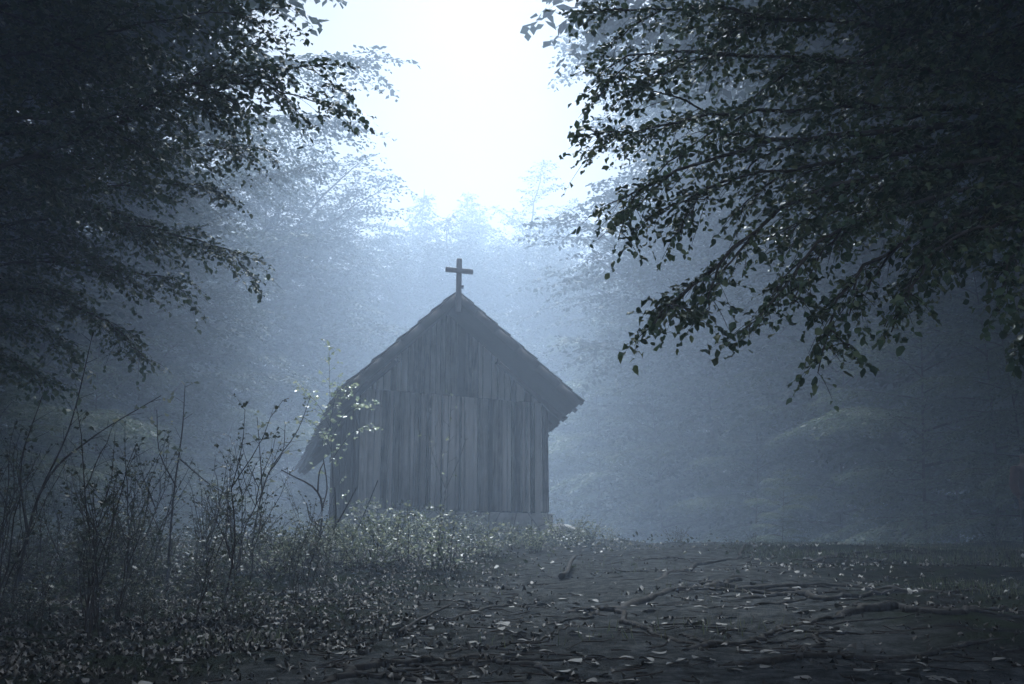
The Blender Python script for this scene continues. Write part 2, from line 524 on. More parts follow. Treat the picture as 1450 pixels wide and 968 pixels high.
def roof_side(sgn, F, B):
    """courses of shingles on a boarded slope"""
    SL = SLL if sgn < 0 else SLR
    slab = MB(); sh = MB()
    def pt(u, v, off=0.0):          # u along the depth 0..1, v from ridge 0 to eave 1
        ex = F[0] + (B[0] - F[0]) * u; ey = F[1] + (B[1] - F[1]) * u
        ry = RG0 + (RG1 - RG0) * u
        x = RX + (ex - RX) * v; y = ry + (ey - ry) * v
        n = np.array([sgn * SL, 0, 1.0]) / math.hypot(1, SL)
        return np.array([x, y, HR - SL * abs(x - RX)]) + n * off
    nu, nv = 12, 4
    top = [[pt(i / nu, j / nv, 0.0) for j in range(nv + 1)] for i in range(nu + 1)]
    bot = [[pt(i / nu, j / nv, -THK) for j in range(nv + 1)] for i in range(nu + 1)]
    A = np.array(top).reshape(-1, 3); Bm = np.array(bot).reshape(-1, 3)
    m = (nu + 1) * (nv + 1); Qs = []
    ii = lambda i, j: i * (nv + 1) + j
    for i in range(nu):
        for j in range(nv):
            Qs.append([ii(i, j), ii(i, j + 1), ii(i + 1, j + 1), ii(i + 1, j)])
            Qs.append([m + ii(i, j), m + ii(i + 1, j), m + ii(i + 1, j + 1), m + ii(i, j + 1)])
    for i in range(nu):
        for j in (0, nv):
            Qs.append([ii(i, j), ii(i + 1, j), m + ii(i + 1, j), m + ii(i, j)])
    for j in range(nv):
        for i in (0, nu):
            Qs.append([ii(i, j), ii(i, j + 1), m + ii(i, j + 1), m + ii(i, j)])
    slab.add(np.concatenate([A, Bm]), Qs)
    nc = 10
    for c in range(nc):
        v0, v1 = c / nc - 0.02, (c + 1) / nc + 0.015
        v0 = max(v0, 0.0)
        u = -0.004
        while u < 1.0:
            w = R.uniform(0.012, 0.03)
            u1 = min(u + w, 1.004)
            jit = R.uniform(-0.014, 0.02); lift = R.uniform(0.03, 0.055)
            e = 0.0006
            P4 = [pt(u + e, v0, 0.006), pt(u1 - e, v0, 0.006), pt(u1 - e, v1 + jit, lift), pt(u + e, v1 + jit, lift)]
            n = np.array([sgn * SL, 0, 1.0]) / math.hypot(1, SL)
            P8 = P4 + [p + n * 0.022 for p in P4]
            sh.add(P8, [[0, 1, 2, 3], [7, 6, 5, 4], [0, 4, 5, 1], [1, 5, 6, 2], [2, 6, 7, 3], [3, 7, 4, 0]])
            u = u1
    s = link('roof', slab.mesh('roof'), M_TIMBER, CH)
    link('shingles', sh.mesh('shingles'), M_SHINGLE, s)
    # rake board under the front edge
    rk = MB()
    for j in range(6):
        a, b_ = pt(0, j / 6 + (0.012 if j == 0 else 0)), pt(0, (j + 1) / 6 - 0.002)
        n = np.array([sgn * SL, 0, 1.0]) / math.hypot(1, SL)
        V = []
        for yy in (-0.045, -0.004):
            V += [a + [0, yy, 0] - n * (THK + 0.05), b_ + [0, yy, 0] - n * (THK + 0.05), b_ + [0, yy, 0] + n * 0.004, a + [0, yy, 0] + n * 0.004]
        rk.add(V, [[0, 1, 2, 3], [7, 6, 5, 4], [0, 4, 5, 1], [1, 5, 6, 2], [2, 6, 7, 3], [3, 7, 4, 0]])
    link('rake_board', rk.mesh('rake_board'), M_TIMBER, CH)
    # rafters under the eave
    for k in range(12):
        rf = MB(); u = 0.02 + k * 0.087
        a, b_ = pt(u, 0.02, -THK - 0.06), pt(u, 0.985, -THK - 0.06)
        d = nrm(b_ - a); n = np.array([sgn * SL, 0, 1.0]) / math.hypot(1, SL)
        rf.box((a + b_) / 2, (np.linalg.norm(b_ - a) / 2, 0.04, 0.055), [d, np.cross(n, d), n])
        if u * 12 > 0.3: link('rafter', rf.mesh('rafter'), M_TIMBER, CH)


roof_side(-1, LF, LB)
roof_side(1, RF_, RB)
# rear porch posts and tie beam
for s in (-1, 1):
    mb = MB(); mb.box((s * 1.35, 9.3, 0.9), (0.08, 0.08, 1.25)); link('porch_post', mb.mesh('porch_post'), M_TIMBER, CH)
mb = MB(); mb.box((0, 9.3, 2.23), (1.9, 0.07, 0.08)); link('tie_beam', mb.mesh('tie_beam'), M_TIMBER, CH)
# cross on the front of the ridge: tapered rounded posts
def bar(P0, P1, hw, hd):
    mb = MB(); P0 = np.array(P0, float); P1 = np.array(P1, float)
    d = nrm(P1 - P0); y = np.array([0, 1.0, 0]); z = np.cross(d, y)
    mb.box((P0 + P1) / 2, (np.linalg.norm(P1 - P0) / 2, hd, hw), [d, y, z])
    return mb
CR = empty('cross', (RX, -1.31, 4.285)); CR.parent = CH
for nm, p0, p1 in (('upright', (0, 0, -0.46), (0.005, 0, 0.69)), ('crossbar', (-0.287, -0.062, 0.42), (0.285, -0.062, 0.405))):
    o = link(nm, bar(p0, p1, 0.052, 0.045 if nm == 'upright' else 0.03).mesh(nm), M_TRIM, CR)
    b2 = o.modifiers.new('bevel', 'BEVEL'); b2.width = 0.02; b2.segments = 3
mb = MB(); mb.box((0.075, 0.0, 0.09), (0.022, 0.03, 0.03)); link('bracket', mb.mesh('bracket'), M_TIMBER, CR)


# ------------------------------------------------------------------ tree builders
def spray(lv, tw, P, rad0, rad1, twig_len, twig_gap, leaf, leaf_gap, up=(0, 0, 1), droop=0.25, start=0.15, sides=6,
          fan=0.9, ter=0.12, terlen=0.28, flat=0.35, nterm=True, bare=0.0):
    """a limb along P with alternating twigs in a spray, leaves along the twigs"""
    P = np.asarray(P, float)
    seg = np.linalg.norm(np.diff(P, axis=0), axis=1); cum = np.concatenate([[0], np.cumsum(seg)]); L = cum[-1]
    tw.tube(P, np.linspace(rad0, rad1, len(P)), sides)
    up = nrm(np.asarray(up, float))
    s = L * start; sd = 1
    while s < L:
        i = min(np.searchsorted(cum, s) - 1, len(P) - 2); f = (s - cum[i]) / (seg[i] + 1e-9)
        p = P[i] * (1 - f) + P[i + 1] * f
        T = nrm(P[min(i + 2, len(P) - 1)] - P[max(i - 1, 0)])
        u = s / L
        l = twig_len * R.uniform(0.45, 1.15) * min(1.0, 0.35 + 2.2 * (1 - u)) * min(1, 0.5 + u * 1.5)
        side = nrm(np.cross(T, up)) * sd
        D = nrm(T * R.uniform(0.5, 0.95) + side * fan * R.uniform(0.7, 1.1) + up * R.normal() * flat * 0.6)
        n = 7; t = np.linspace(0, 1, n)[:, None]
        Pt = p + D * l * t + np.array([0, 0, -1.0]) * droop * l * t ** 2 + (T * 0.12 * l) * t ** 2
        tw.tube(Pt, np.linspace(max(rad1 * 0.8, l * 0.006), max(rad1 * 0.35, 0.0015), n), 4, cap=False)
        _twig(lv, tw, Pt, l, leaf, leaf_gap, up, ter, terlen, flat, rad1, bare)
        sd = -sd
        s += twig_gap * R.uniform(0.6, 1.4)
    k = max(2, len(P) - 5)
    _twig(lv, tw, P[k - 1:], np.linalg.norm(P[-1] - P[k - 1]), leaf, leaf_gap, up, ter, terlen, flat, rad1, bare)


def _twig(lv, tw, Pt, l, leaf, gap, up, ter, terlen, flat, r1, bare):
    m = max(2, int(l / ter)); sd = 1 if R.random() < 0.5 else -1
    us = np.linspace(0.12, 1, m)
    for u in us:
        x = u * (len(Pt) - 1); i = min(int(x), len(Pt) - 2); f = x - i
        p = Pt[i] * (1 - f) + Pt[i + 1] * f
        T = nrm(Pt[i + 1] - Pt[i]); sd = -sd
        if R.random() < bare: continue
        tl = terlen * R.uniform(0.4, 1.1) * (1 - 0.5 * u)
        D = T if u > 0.99 else nrm(T * 0.75 + np.cross(T, up) * sd * R.uniform(0.5, 1.0) + up * R.normal() * flat)
        k = max(2, int(tl / gap))
        t = (np.arange(k) + R.uniform(0.1, 0.9)) / k
        q = p + D * tl * t[:, None] + np.array([0, 0, -1.0]) * (0.18 * tl) * (t ** 2)[:, None]
        if tw is not None and tl > 0.12:
            tw.add(np.array([p - up * 0.001, p + up * 0.002, q[-1] + up * 0.0008, q[-1] - up * 0.0008]), [[0, 1, 2, 3]])
        alt = np.where(np.arange(k) % 2 == 0, 1.0, -1.0)[:, None]
        S = np.cross(D, up)
        ld = nrm(D * R.uniform(0.3, 0.9, (k, 1)) + S * alt * R.uniform(0.5, 1.0, (k, 1)) + np.array([0, 0, -1.0]) * R.uniform(-0.05, 0.38, (k, 1)) + R.normal(size=(k, 3)) * 0.15)
        ln = nrm(up + R.normal(size=(k, 3)) * flat)
        lv.add(q, ld, ln, leaf * R.uniform(0.5, 1.2, k))


def pix_limb(pts, Y0, Y1, n=22, origin=None):
    """limb through points of the view at depths Y0..Y1"""
    m = len(pts)
    P = [at(px, py, Y0 + (Y1 - Y0) * i / (m - 1)) for i, (px, py) in enumerate(pts)]
    if origin is not None: P = [np.array(origin, float)] + P
    S = spline(P, n)
    S[1:-1] += R.normal(size=(n - 2, 3)) * 0.012
    return S


def near_tree(name, label, cat, trunk_xy, H, r0, limbs, leaf, twig, gap, lgap, group=None, extra=None, bmat=M_BARK, lmat=M_LEAF, droop=0.3, terlen=0.30, ter=0.075, fill=0, reach=5.0):
    x, y = trunk_xy; z0 = float(gz(x, y))
    root = empty(name, (x, y, z0 - 0.1))
    tag(root, label, cat, group)
    tw = MB(); lv = Leaves(9)
    t = np.linspace(0, 1, 12)
    TP = np.stack([x + 0.25 * np.sin(t * 3), y + 0.2 * np.sin(t * 2.2 + 1) - 0.17, z0 - 0.1 + H * t], -1)
    tw.tube(TP, r0 * (1 - 0.8 * t) + r0 * 0.6 * np.exp(-t * 14), 14)
    for pts, Y0, Y1, rr, tl in limbs:
        p0 = at(pts[0][0], pts[0][1], Y0)
        zi = np.clip((p0[2] - 0.6 - (z0 - 0.1)) / H, 0.1, 0.98)
        o = TP[int(zi * 11)].copy()
        P = pix_limb(pts, Y0, Y1, 28, o)[:26] if tl > 0.7 else pix_limb(pts, Y0, Y1, 26, o)
        spray(lv, tw, P, rr * 0.62, 0.003, tl * twig, gap, leaf, lgap, droop=droop, start=0.3, terlen=terlen, ter=ter,
              up=(R.normal() * 0.1, -0.08 + R.normal() * 0.1, 1))
        Lb = np.linalg.norm(P[-1] - P[6])
        for q, u in enumerate((0.36, 0.46, 0.55, 0.63, 0.71, 0.79, 0.87)):
            i = int(u * 25) + int(R.integers(-1, 2)); T = nrm(P[min(i + 2, 25)] - P[i - 1])
            sdv = nrm(np.cross(T, [0, 0, 1.0])) * (1 if q % 2 else -1)
            l = Lb * R.uniform(0.20, 0.34) * (1.25 - 0.85 * u) * tl
            D = nrm(T * 0.8 + sdv * R.uniform(0.2, 0.7) + np.array([0, 0, 1.0]) * (R.normal() * 0.25 - 0.05))
            sg = np.linspace(0, 1, 10)[:, None]
            P2 = P[i] + D * l * sg + np.array([0, 0, -1.0]) * 0.22 * l * sg ** 2 + R.normal(size=(10, 3)) * 0.012 * sg
            spray(lv, tw, P2, rr * 0.35 * (1.2 - u), 0.004, 0.6 * tl * twig, gap, leaf, lgap, droop=droop, start=0.15, terlen=terlen * 0.9, ter=ter,
                  up=(R.normal() * 0.2, R.normal() * 0.2, 1))
    for k in range(fill):                 # unseen rest of the crown, added over and beside the view for shade
        u = 0.34 + 0.63 * (k + 0.5) / fill
        az = k * 2.39996 + x
        d = np.array([math.cos(az), math.sin(az), 0.0])
        L = reach * (1.15 - 0.75 * u) * R.uniform(0.8, 1.1)
        o = TP[int(u * 11)]; sg = np.linspace(0, 1, 14)[:, None]
        P = o + d * L * sg + np.array([0, 0, 1.0]) * L * (0.55 * sg - 0.4 * sg ** 2)
        e = P[-1]; e2 = P[8]
        if any(q[1] > 0 and abs(q[0]) < 0.55 * q[1] + 0.9 and q[2] - 1.5 < 0.58 * q[1] for q in (e, e2, P[11], P[5])): continue      # open to the view
        spray(lv, tw, P, 0.05, 0.006, L * 0.36, 0.13, leaf * 1.6, lgap * 1.2, droop=droop, start=0.15, terlen=0.4, ter=0.11)
    off = np.array([x, y, z0 - 0.1])
    for v in tw.V: v -= off
    for p in lv.P: p -= off
    link('trunk', tw.mesh('trunk', True), bmat, root)
    link('crown', lv.mesh('crown', 0.5), lmat, root)
    print(name, lv.count())
    return root


def wiggle(c, n, s):
    return [(px + R.normal() * s, py + R.normal() * s) for px, py in c]


# left beech, nearer
LA = [([(-120, 290), (40, 225), (150, 182), (235, 135), (335, 75), (440, 15)], 9.6, 9.2, 0.055, 1.0),
      ([(-60, 180), (130, 170), (250, 120), (340, 108), (440, 92), (528, 92)], 9.6, 8.8, 0.035, 0.72),
      ([(-40, 200), (120, 185), (260, 125), (350, 118), (440, 140), (512, 160)], 9.8, 9.0, 0.03, 0.62),
      ([(-100, 120), (60, 70), (200, 35), (330, 15), (430, 6)], 9.4, 9.0, 0.04, 1.0),
      ([(-100, 40), (100, -10), (240, -30), (420, -22)], 9.2, 9.0, 0.04, 1.0),
      ([(-120, 130), (30, 110), (140, 92), (260, 62)], 9.8, 9.6, 0.03, 1.0),
      ([(-120, 210), (20, 170), (120, 140), (300, 150), (370, 160)], 9.9, 9.6, 0.03, 0.9),
      ([(-100, -10), (60, 20), (160, 50), (230, 70)], 9.4, 9.9, 0.03, 1.1),
      ([(-140, 60), (-20, 60), (70, 90), (150, 130)], 9.3, 10.2, 0.03, 1.1),
      ([(-140, 250), (-20, 230), (70, 240), (170, 235), (240, 250)], 9.8, 10.2, 0.03, 1.0),
      ([(-140, -60), (0, -50), (110, -20), (180, 20)], 9.3, 9.6, 0.03, 1.1)]
near_tree('beech_tree', 'dark beech at upper left whose highest long bough points to the sky gap', 'tree', (-8.4, 10.0), 11, 0.24, LA, 0.074, 0.75, 0.110, 0.040, fill=120, reach=8.0)
# left beech, farther and hazier, boughs hanging lower
LB_ = [([(-100, 280), (60, 245), (200, 215), (320, 205), (412, 218)], 13, 12.4, 0.05, 0.8),
       ([(-100, 310), (80, 268), (190, 262), (280, 262), (345, 288)], 13, 12.2, 0.04, 0.8),
       ([(-100, 350), (80, 310), (200, 320), (310, 350), (402, 384)], 13, 12.0, 0.05, 0.8),
       ([(-100, 400), (60, 370), (150, 380), (230, 392), (300, 402)], 13, 12.4, 0.04, 0.9),
       ([(-100, 430), (40, 410), (120, 440), (170, 470), (214, 512)], 13, 12.0, 0.04, 0.7),
       ([(-100, 330), (60, 290), (160, 300), (240, 330), (275, 350)], 13.4, 13, 0.04, 0.9),
       ([(-120, 380), (0, 340), (90, 345), (190, 365)], 13.3, 13.4, 0.03, 1.0),
       ([(-120, 470), (0, 450), (70, 470), (130, 500)], 12.8, 12.4, 0.03, 0.9),
       ([(-120, 300), (0, 270), (100, 250), (190, 255)], 13.4, 13.5, 0.03, 1.0),
       ([(-120, 520), (-20, 500), (40, 520), (80, 560)], 12.5, 12, 0.03, 0.8),
       ([(-120, 420), (-20, 395), (50, 400), (130, 420)], 13.4, 13.6, 0.03, 1.0),
       ([(-100, 200), (20, 190), (120, 195), (220, 190), (290, 195)], 13.4, 13.2, 0.03, 1.0)]
near_tree('beech_tree', 'hazier beech at left with drooping boughs hanging over the thicket', 'tree', (-11.2, 13.4), 12, 0.26, LB_, 0.078, 0.85, 0.12, 0.042, fill=80, reach=7.0)
# right beech, nearest
RC = [([(1700, 80), (1400, 55), (1180, 30), (1000, 14), (880, 14), (786, 18)], 7.6, 7.4, 0.05, 0.75),
      ([(1700, 150), (1420, 110), (1180, 85), (980, 75), (880, 85), (805, 150)], 7.6, 7.2, 0.05, 0.95),
      ([(1700, 190), (1400, 160), (1180, 150), (1000, 165), (880, 190), (800, 232)], 7.6, 7.2, 0.045, 0.85),
      ([(1700, 210), (1450, 175), (1280, 185), (1120, 195), (980, 235), (880, 280), (830, 302)], 7.4, 6.9, 0.06, 0.8),
      ([(1700, 230), (1440, 200), (1250, 220), (1080, 245), (960, 285), (850, 355)], 7.3, 6.7, 0.045, 0.8),
      ([(1700, 250), (1450, 225), (1280, 245), (1130, 280), (1020, 370), (955, 425), (908, 474)], 7.0, 6.2, 0.045, 0.66),
      ([(1700, 290), (1450, 260), (1280, 290), (1160, 345), (1090, 430), (1012, 502)], 6.8, 6.1, 0.04, 0.72),
      ([(1700, 300), (1480, 280), (1340, 310), (1235, 370), (1180, 440), (1158, 528)], 6.6, 6.0, 0.04, 0.66),
      ([(1700, 320), (1500, 300), (1390, 320), (1310, 370), (1262, 470)], 6.4, 5.8, 0.035, 0.6),
      ([(1700, 340), (1560, 310), (1470, 330), (1425, 380), (1415, 440)], 6.2, 5.8, 0.03, 0.45),
      ([(1700, -30), (1350, -40), (1100, -35), (900, -25)], 7.5, 7.3, 0.04, 1.0),
      ([(1700, 20), (1400, 0), (1200, -5), (1030, 30), (930, 40)], 7.9, 7.9, 0.04, 1.0),
      ([(1700, 60), (1500, 60), (1350, 90), (1200, 120), (1050, 120)], 8.1, 8.2, 0.04, 1.05),
      ([(1700, 100), (1520, 120), (1400, 200), (1330, 250), (1220, 300)], 7.8, 7.6, 0.04, 1.0),
      ([(1700, 0), (1550, 10), (1430, 40), (1300, 70)], 7.2, 7.6, 0.04, 1.1),
      ([(1700, 140), (1560, 170), (1460, 230), (1380, 280)], 7.0, 7.0, 0.04, 1.0),
      ([(1700, -90), (1500, -70), (1350, -20), (1230, 20)], 7.2, 7.6, 0.04, 1.1),
      ([(1700, 200), (1500, 190), (1350, 220), (1200, 290), (1100, 330), (1050, 350)], 7.8, 7.6, 0.04, 0.9),
      ([(1700, 60), (1560, 100), (1450, 140), (1350, 160)], 6.8, 7.0, 0.04, 1.0),
      ([(1700, 250), (1560, 240), (1440, 270), (1340, 330), (1290, 360)], 7.2, 7.0, 0.04, 0.9)]
near_tree('beech_tree', 'nearest beech, broad dark leafy boughs hanging in from upper right', 'tree', (7.6, 8.2), 12, 0.26, RC, 0.062, 0.60, 0.068, 0.033, terlen=0.26, fill=150, reach=8.5)
RD = [([(1620, 470), (1520, 450), (1460, 470), (1436, 505)], 7.6, 7.3, 0.02, 0.7),
      ([(1640, 440), (1540, 400), (1470, 410), (1445, 440)], 7.7, 7.5, 0.02, 0.7)]
near_tree('beech_tree', 'young beech just beyond the right edge, only a leafy twig tip showing', 'tree', (6.6, 8.0), 4.2, 0.07, RD, 0.08, 0.4, 0.14, 0.05)


# ------------------------------------------------------------------ wood behind: shared tree kinds
def wood_tree_meshes(kind, H, seed):
    global R
    R0 = R; R = np.random.default_rng(seed)
    tw = MB(); lv = Leaves(4)
    t = np.linspace(0, 1, 14)
    TP = np.stack([0.25 * np.sin(t * 4 + seed), 0.25 * np.cos(t * 3.3 + seed) - 0.25, H * (0.88 if kind in ('beech', 'tall') else 1.0) * t], -1)
    r0 = H * (0.006 if kind == 'low' else 0.012)
    tw.tube(TP, r0 * (1 - 0.93 * t) + r0 * 0.5 * np.exp(-t * 20), 10)
    def on(z):
        i = np.clip(z / TP[-1, 2] * 13, 0, 12.999); k = int(i); f = i - k
        return TP[k] * (1 - f) + TP[k + 1] * f
    if kind == 'spruce':
        z = 0.10 * H; az = 0
        while z < 0.985 * H:
            u = z / H
            nb = 6 if u < 0.9 else 4
            for b in range(nb):
                az += 2.39996
                L = (H * 0.17) * (1 - u) ** 0.8 * R.uniform(0.7, 1.2) + 0.25
                d = np.array([math.cos(az), math.sin(az), 0])
                s = np.linspace(0, 1, 7)[:, None]
                P = on(z) + d * L * s + np.array([0, 0, 1.0]) * L * (0.30 * u - 0.42 * s + 0.30 * s ** 2) * s
                spray(lv, tw, P, 0.03 * (1 - u) + 0.01, 0.005, L * 0.34, 0.2, 0.2, 0.07, droop=0.35, start=0.08, sides=4, ter=0.16, terlen=0.40, flat=0.45)
            z += H * 0.022 * R.uniform(0.8, 1.25)
    else:
        low = 0.07 if kind == 'low' else 0.52 if kind == 'tall' else 0.1
        nb = int(H * (3.7 if kind == 'low' else 4.2 if kind == 'tall' else 5.0))
        for b in range(nb):
            u = low + (0.99 - low) * ((b + R.uniform(0, 1)) / nb)
            az = b * 2.39996 + R.normal() * 0.4
            prof = 0.33 * H * (math.sin(math.pi * (u * 0.80 + 0.20)) ** 0.7) if kind == 'low' else (0.40 if kind == 'tall' else 0.25) * H * math.sin(math.pi * (0.16 + 0.77 * u)) ** 0.65
            prof *= 1 + 0.45 * math.sin(3 * az + seed + 9 * u) * math.sin(7 * u + seed)
            L = max(0.8, prof * R.uniform(0.6, 1.2))
            d = np.array([math.cos(az), math.sin(az), 0])
            rise = 0.75 * u - 0.02 if kind == 'low' else 0.25 + 0.75 * u
            s = np.linspace(0, 1, 8)[:, None]
            P = on(u * H * (0.93 if kind == 'low' else 0.86)) + d * L * s + np.array([0, 0, 1.0]) * L * (rise * s - 0.28 * s ** 2) + R.normal(size=(8, 3)) * 0.05 * s
            spray(lv, tw, P, (0.008 if kind == 'low' else 0.014) * L + 0.008, 0.006, L * (0.46 if kind == 'low' else 0.38), 0.17 if kind == 'low' else 0.22, 0.25 if kind == 'tall' else 0.15, 0.07, droop=0.3, start=0.12, sides=5, ter=0.10, terlen=0.5, flat=0.11 if kind == 'low' else 0.25)
    mt, mc = tw.mesh('trunk', True), lv.mesh('crown', 0.4)
    print(kind, seed, lv.count())
    R = R0
    mt.materials.append(M_BARK); mc.materials.append(M_NEEDLE if kind == 'spruce' else M_LEAF_FAR if kind == 'low' else M_CROWN_FAR)
    return mt, mc


KINDS = {}
for k, H, s in (('beech', 18, 1), ('beech', 18, 2), ('beech', 18, 3), ('low', 11, 4), ('low', 11, 5), ('spruce', 20, 6), ('spruce', 20, 9), ('tall', 16, 11), ('tall', 16, 12)):
    KINDS.setdefault(k, []).append((H, wood_tree_meshes(k, H, s)))
TYPE = {'beech': 'woodland_tree', 'low': 'woodland_tree', 'spruce': 'spruce_tree'}
cnt = [0]


def wood_tree(kind, px, pytop, Y, label, group, var=None):
    """a tree whose top is at a pixel, standing Y metres away"""
    p = at(px, pytop, Y)
    z = float(gz(p[0], Y)) - 0.15
    H, (mt, mc) = KINDS[kind][(cnt[0] if var is None else var) % len(KINDS[kind])]
    cnt[0] += 1
    s = (p[2] - z) / (H * (0.95 if kind == 'beech' else 1.0))
    r = empty(TYPE[kind], (p[0], Y, z), R.uniform(0, 6.28), s)
    r.scale = (s * R.uniform(0.92, 1.12), s * R.uniform(0.92, 1.12), s)
    tag(r, label, 'tree', group)
    for nm, me in (('trunk', mt), ('crown', mc)):
        o = bpy.data.objects.new(nm, me); COL.objects.link(o); o.parent = r
    return r


# skyline behind the chapel
G = 'faded trees of the far skyline'
for kind, px, py, Y, lab in (
        ('spruce', 652, 268, 84, 'faded pointed spruce rising straight above the chapel cross'),
        ('spruce', 598, 268, 80, 'faded narrow spruce, first tall spire left of the cross'),
        ('spruce', 690, 288, 86, 'faded spruce, first spire right of the cross'),
        ('beech', 745, 274, 78, 'faded round crowned tree with feathery top right of the cross'),
        ('spruce', 788, 312, 84, 'small faded spire at the right end of the far skyline'),
        ('beech', 566, 318, 76, 'low faded tree at the left end of the far skyline'),
        ('beech', 625, 310, 74, None), ('beech', 700, 322, 74, None), ('beech', 800, 345, 72, None), ('beech', 660, 345, 68, None), ('beech', 590, 345, 68, None)):
    wood_tree(kind, px, py, Y, lab or 'pale misty tree filling the far row below the spires behind the chapel', G if lab is None else 'spires of the far skyline')
for kind, px, py, Y, lab in (
        ('beech', 385, 185, 58, 'tallest misty beech left of the sky gap, its crown behind the long bough'),
        ('beech', 446, 250, 64, 'misty beech whose leafy side edges the left of the sky gap'),
        ('beech', 310, 130, 52, 'misty beech rising behind the left boughs'),
        ('beech', 498, 318, 70, 'smaller misty beech dropping to the dip left of the spires')):
    wood_tree(kind, px, py, Y, lab, 'misty beeches left of the sky gap')
for px, py, Y in ((970, 260, 74), (1070, 240, 70), (1170, 230, 66), (1280, 220, 61), (1390, 220, 57), (1500, 200, 52)):
    wood_tree('beech', px, py, Y, 'dim misty tree deep in the wood far behind the right wood edge', 'trees deep in the right wood')
for px, py, Y in ((270, 230, 70), (180, 230, 64), (80, 220, 58), (-20, 210, 52), (-120, 200, 46)):
    wood_tree('beech', px, py, Y, 'dim misty tree deep in the wood far behind the left wood edge', 'trees deep in the left wood')
GL = 'misty trees of the left wood edge'
for kind, px, py, Y in (('beech', 230, 110, 40), ('beech', 120, -300, 36), ('beech', 20, -380, 34), ('low', 400, 350, 60), ('low', 320, 370, 52),
                        ('low', 240, 390, 41), ('low', 150, 420, 33), ('low', 60, 400, 28), ('low', 470, 385, 64), ('low', -60, 300, 24), ('low', 10, 480, 19), ('beech', -120, -460, 30),
                        ('low', 330, 500, 40), ('low', 220, 530, 33), ('low', 110, 540, 25), ('low', 30, 500, 30), ('low', 160, 480, 42), ('low', 420, 480, 50)):
    wood_tree(kind, px, py, Y, 'misty tree of the wood edge left of the chapel, leafy to the ground', GL)
GR = 'misty trees of the right wood edge'
for kind, px, py, Y in (('beech', 905, 300, 70), ('beech', 985, 170, 58), ('beech', 1010, 60, 50), ('beech', 1100, -130, 44), ('beech', 1200, -260, 37), ('beech', 1310, -380, 34), ('beech', 1430, -460, 32), ('beech', 1560, -520, 30),
                        ('low', 870, 420, 62), ('low', 915, 420, 55), ('low', 1000, 400, 47), ('low', 1090, 390, 40), ('low', 1180, 380, 34), ('low', 1280, 360, 27), ('low', 1380, 330, 25),
                        ('low', 840, 540, 52), ('low', 930, 550, 44), ('low', 1060, 560, 34), ('low', 1340, 470, 33), ('low', 1450, 440, 30), ('low', 1180, 540, 39)):
    wood_tree(kind, px, py, Y, 'misty tree of the wood edge right of the chapel, leafy to the ground', GR)
for X, Y, h, lab in ((-5.0, 5.0, 17, 'left of the viewpoint'), (5.2, 4.6, 17, 'right of the viewpoint'),  # tall trees added, mostly out of view, to shade the near air and slope
                     
                     (8.2, 10.6, 18, 'beyond the nearest right beech'), (-7.8, 10.8, 18, 'beyond the left beeches'),
                     (12.5, 19.5, 21, 'at the right edge of the clearing'), (-12.5, 18.5, 21, 'at the left edge of the clearing'),
                     (11.2, 15.6, 18, 'on the right of the shaded slope'), (-11.4, 14.6, 18, 'over the left thicket'),
                     (11.0, 23.5, 22, 'in the dark wood behind the nearest right beech'), (15.5, 27.0, 24, 'deeper in the dark right wood'), (-13.0, 23.5, 22, 'in the dark wood behind the left beeches')):
    H, (mt, mc) = KINDS['tall'][cnt[0] % 2]; cnt[0] += 1
    r = empty('woodland_tree', (X, Y, float(gz(X, Y)) - 0.15), X, h / H)
    tag(r, 'tall high crowned shade tree added ' + lab, 'tree', 'trees added around the viewpoint for shade')
    for nm, me in (('trunk', mt), ('crown', mc)):
        o = bpy.data.objects.new(nm, me); COL.objects.link(o); o.parent = r
wood_tree('low', 1105, 655, 24.5, 'lone small pale bush tree low before the right wood', 'small bushes before the right wood')
wood_tree('low', 1420, 420, 21.5, 'dark tree with layered pale tipped boughs at the right edge', 'dark trees at the right edge', 0)
wood_tree('low', 1530, 330, 20.5, 'darkest tree beyond the right edge, reaching boughs into view', 'dark trees at the right edge', 1)


# ------------------------------------------------------------------ undergrowth
def leafy_stem(lv, tw, P, r0, leaf, gap, twig_l, ngap, start=0.35, bare=0.0, up=(0, 0, 1)):
    spray(lv, tw, P, r0, 0.0025, twig_l, ngap, leaf, gap, droop=0.2, start=start, sides=5, ter=0.10, terlen=0.12, flat=0.5, bare=bare, up=up, fan=0.8)


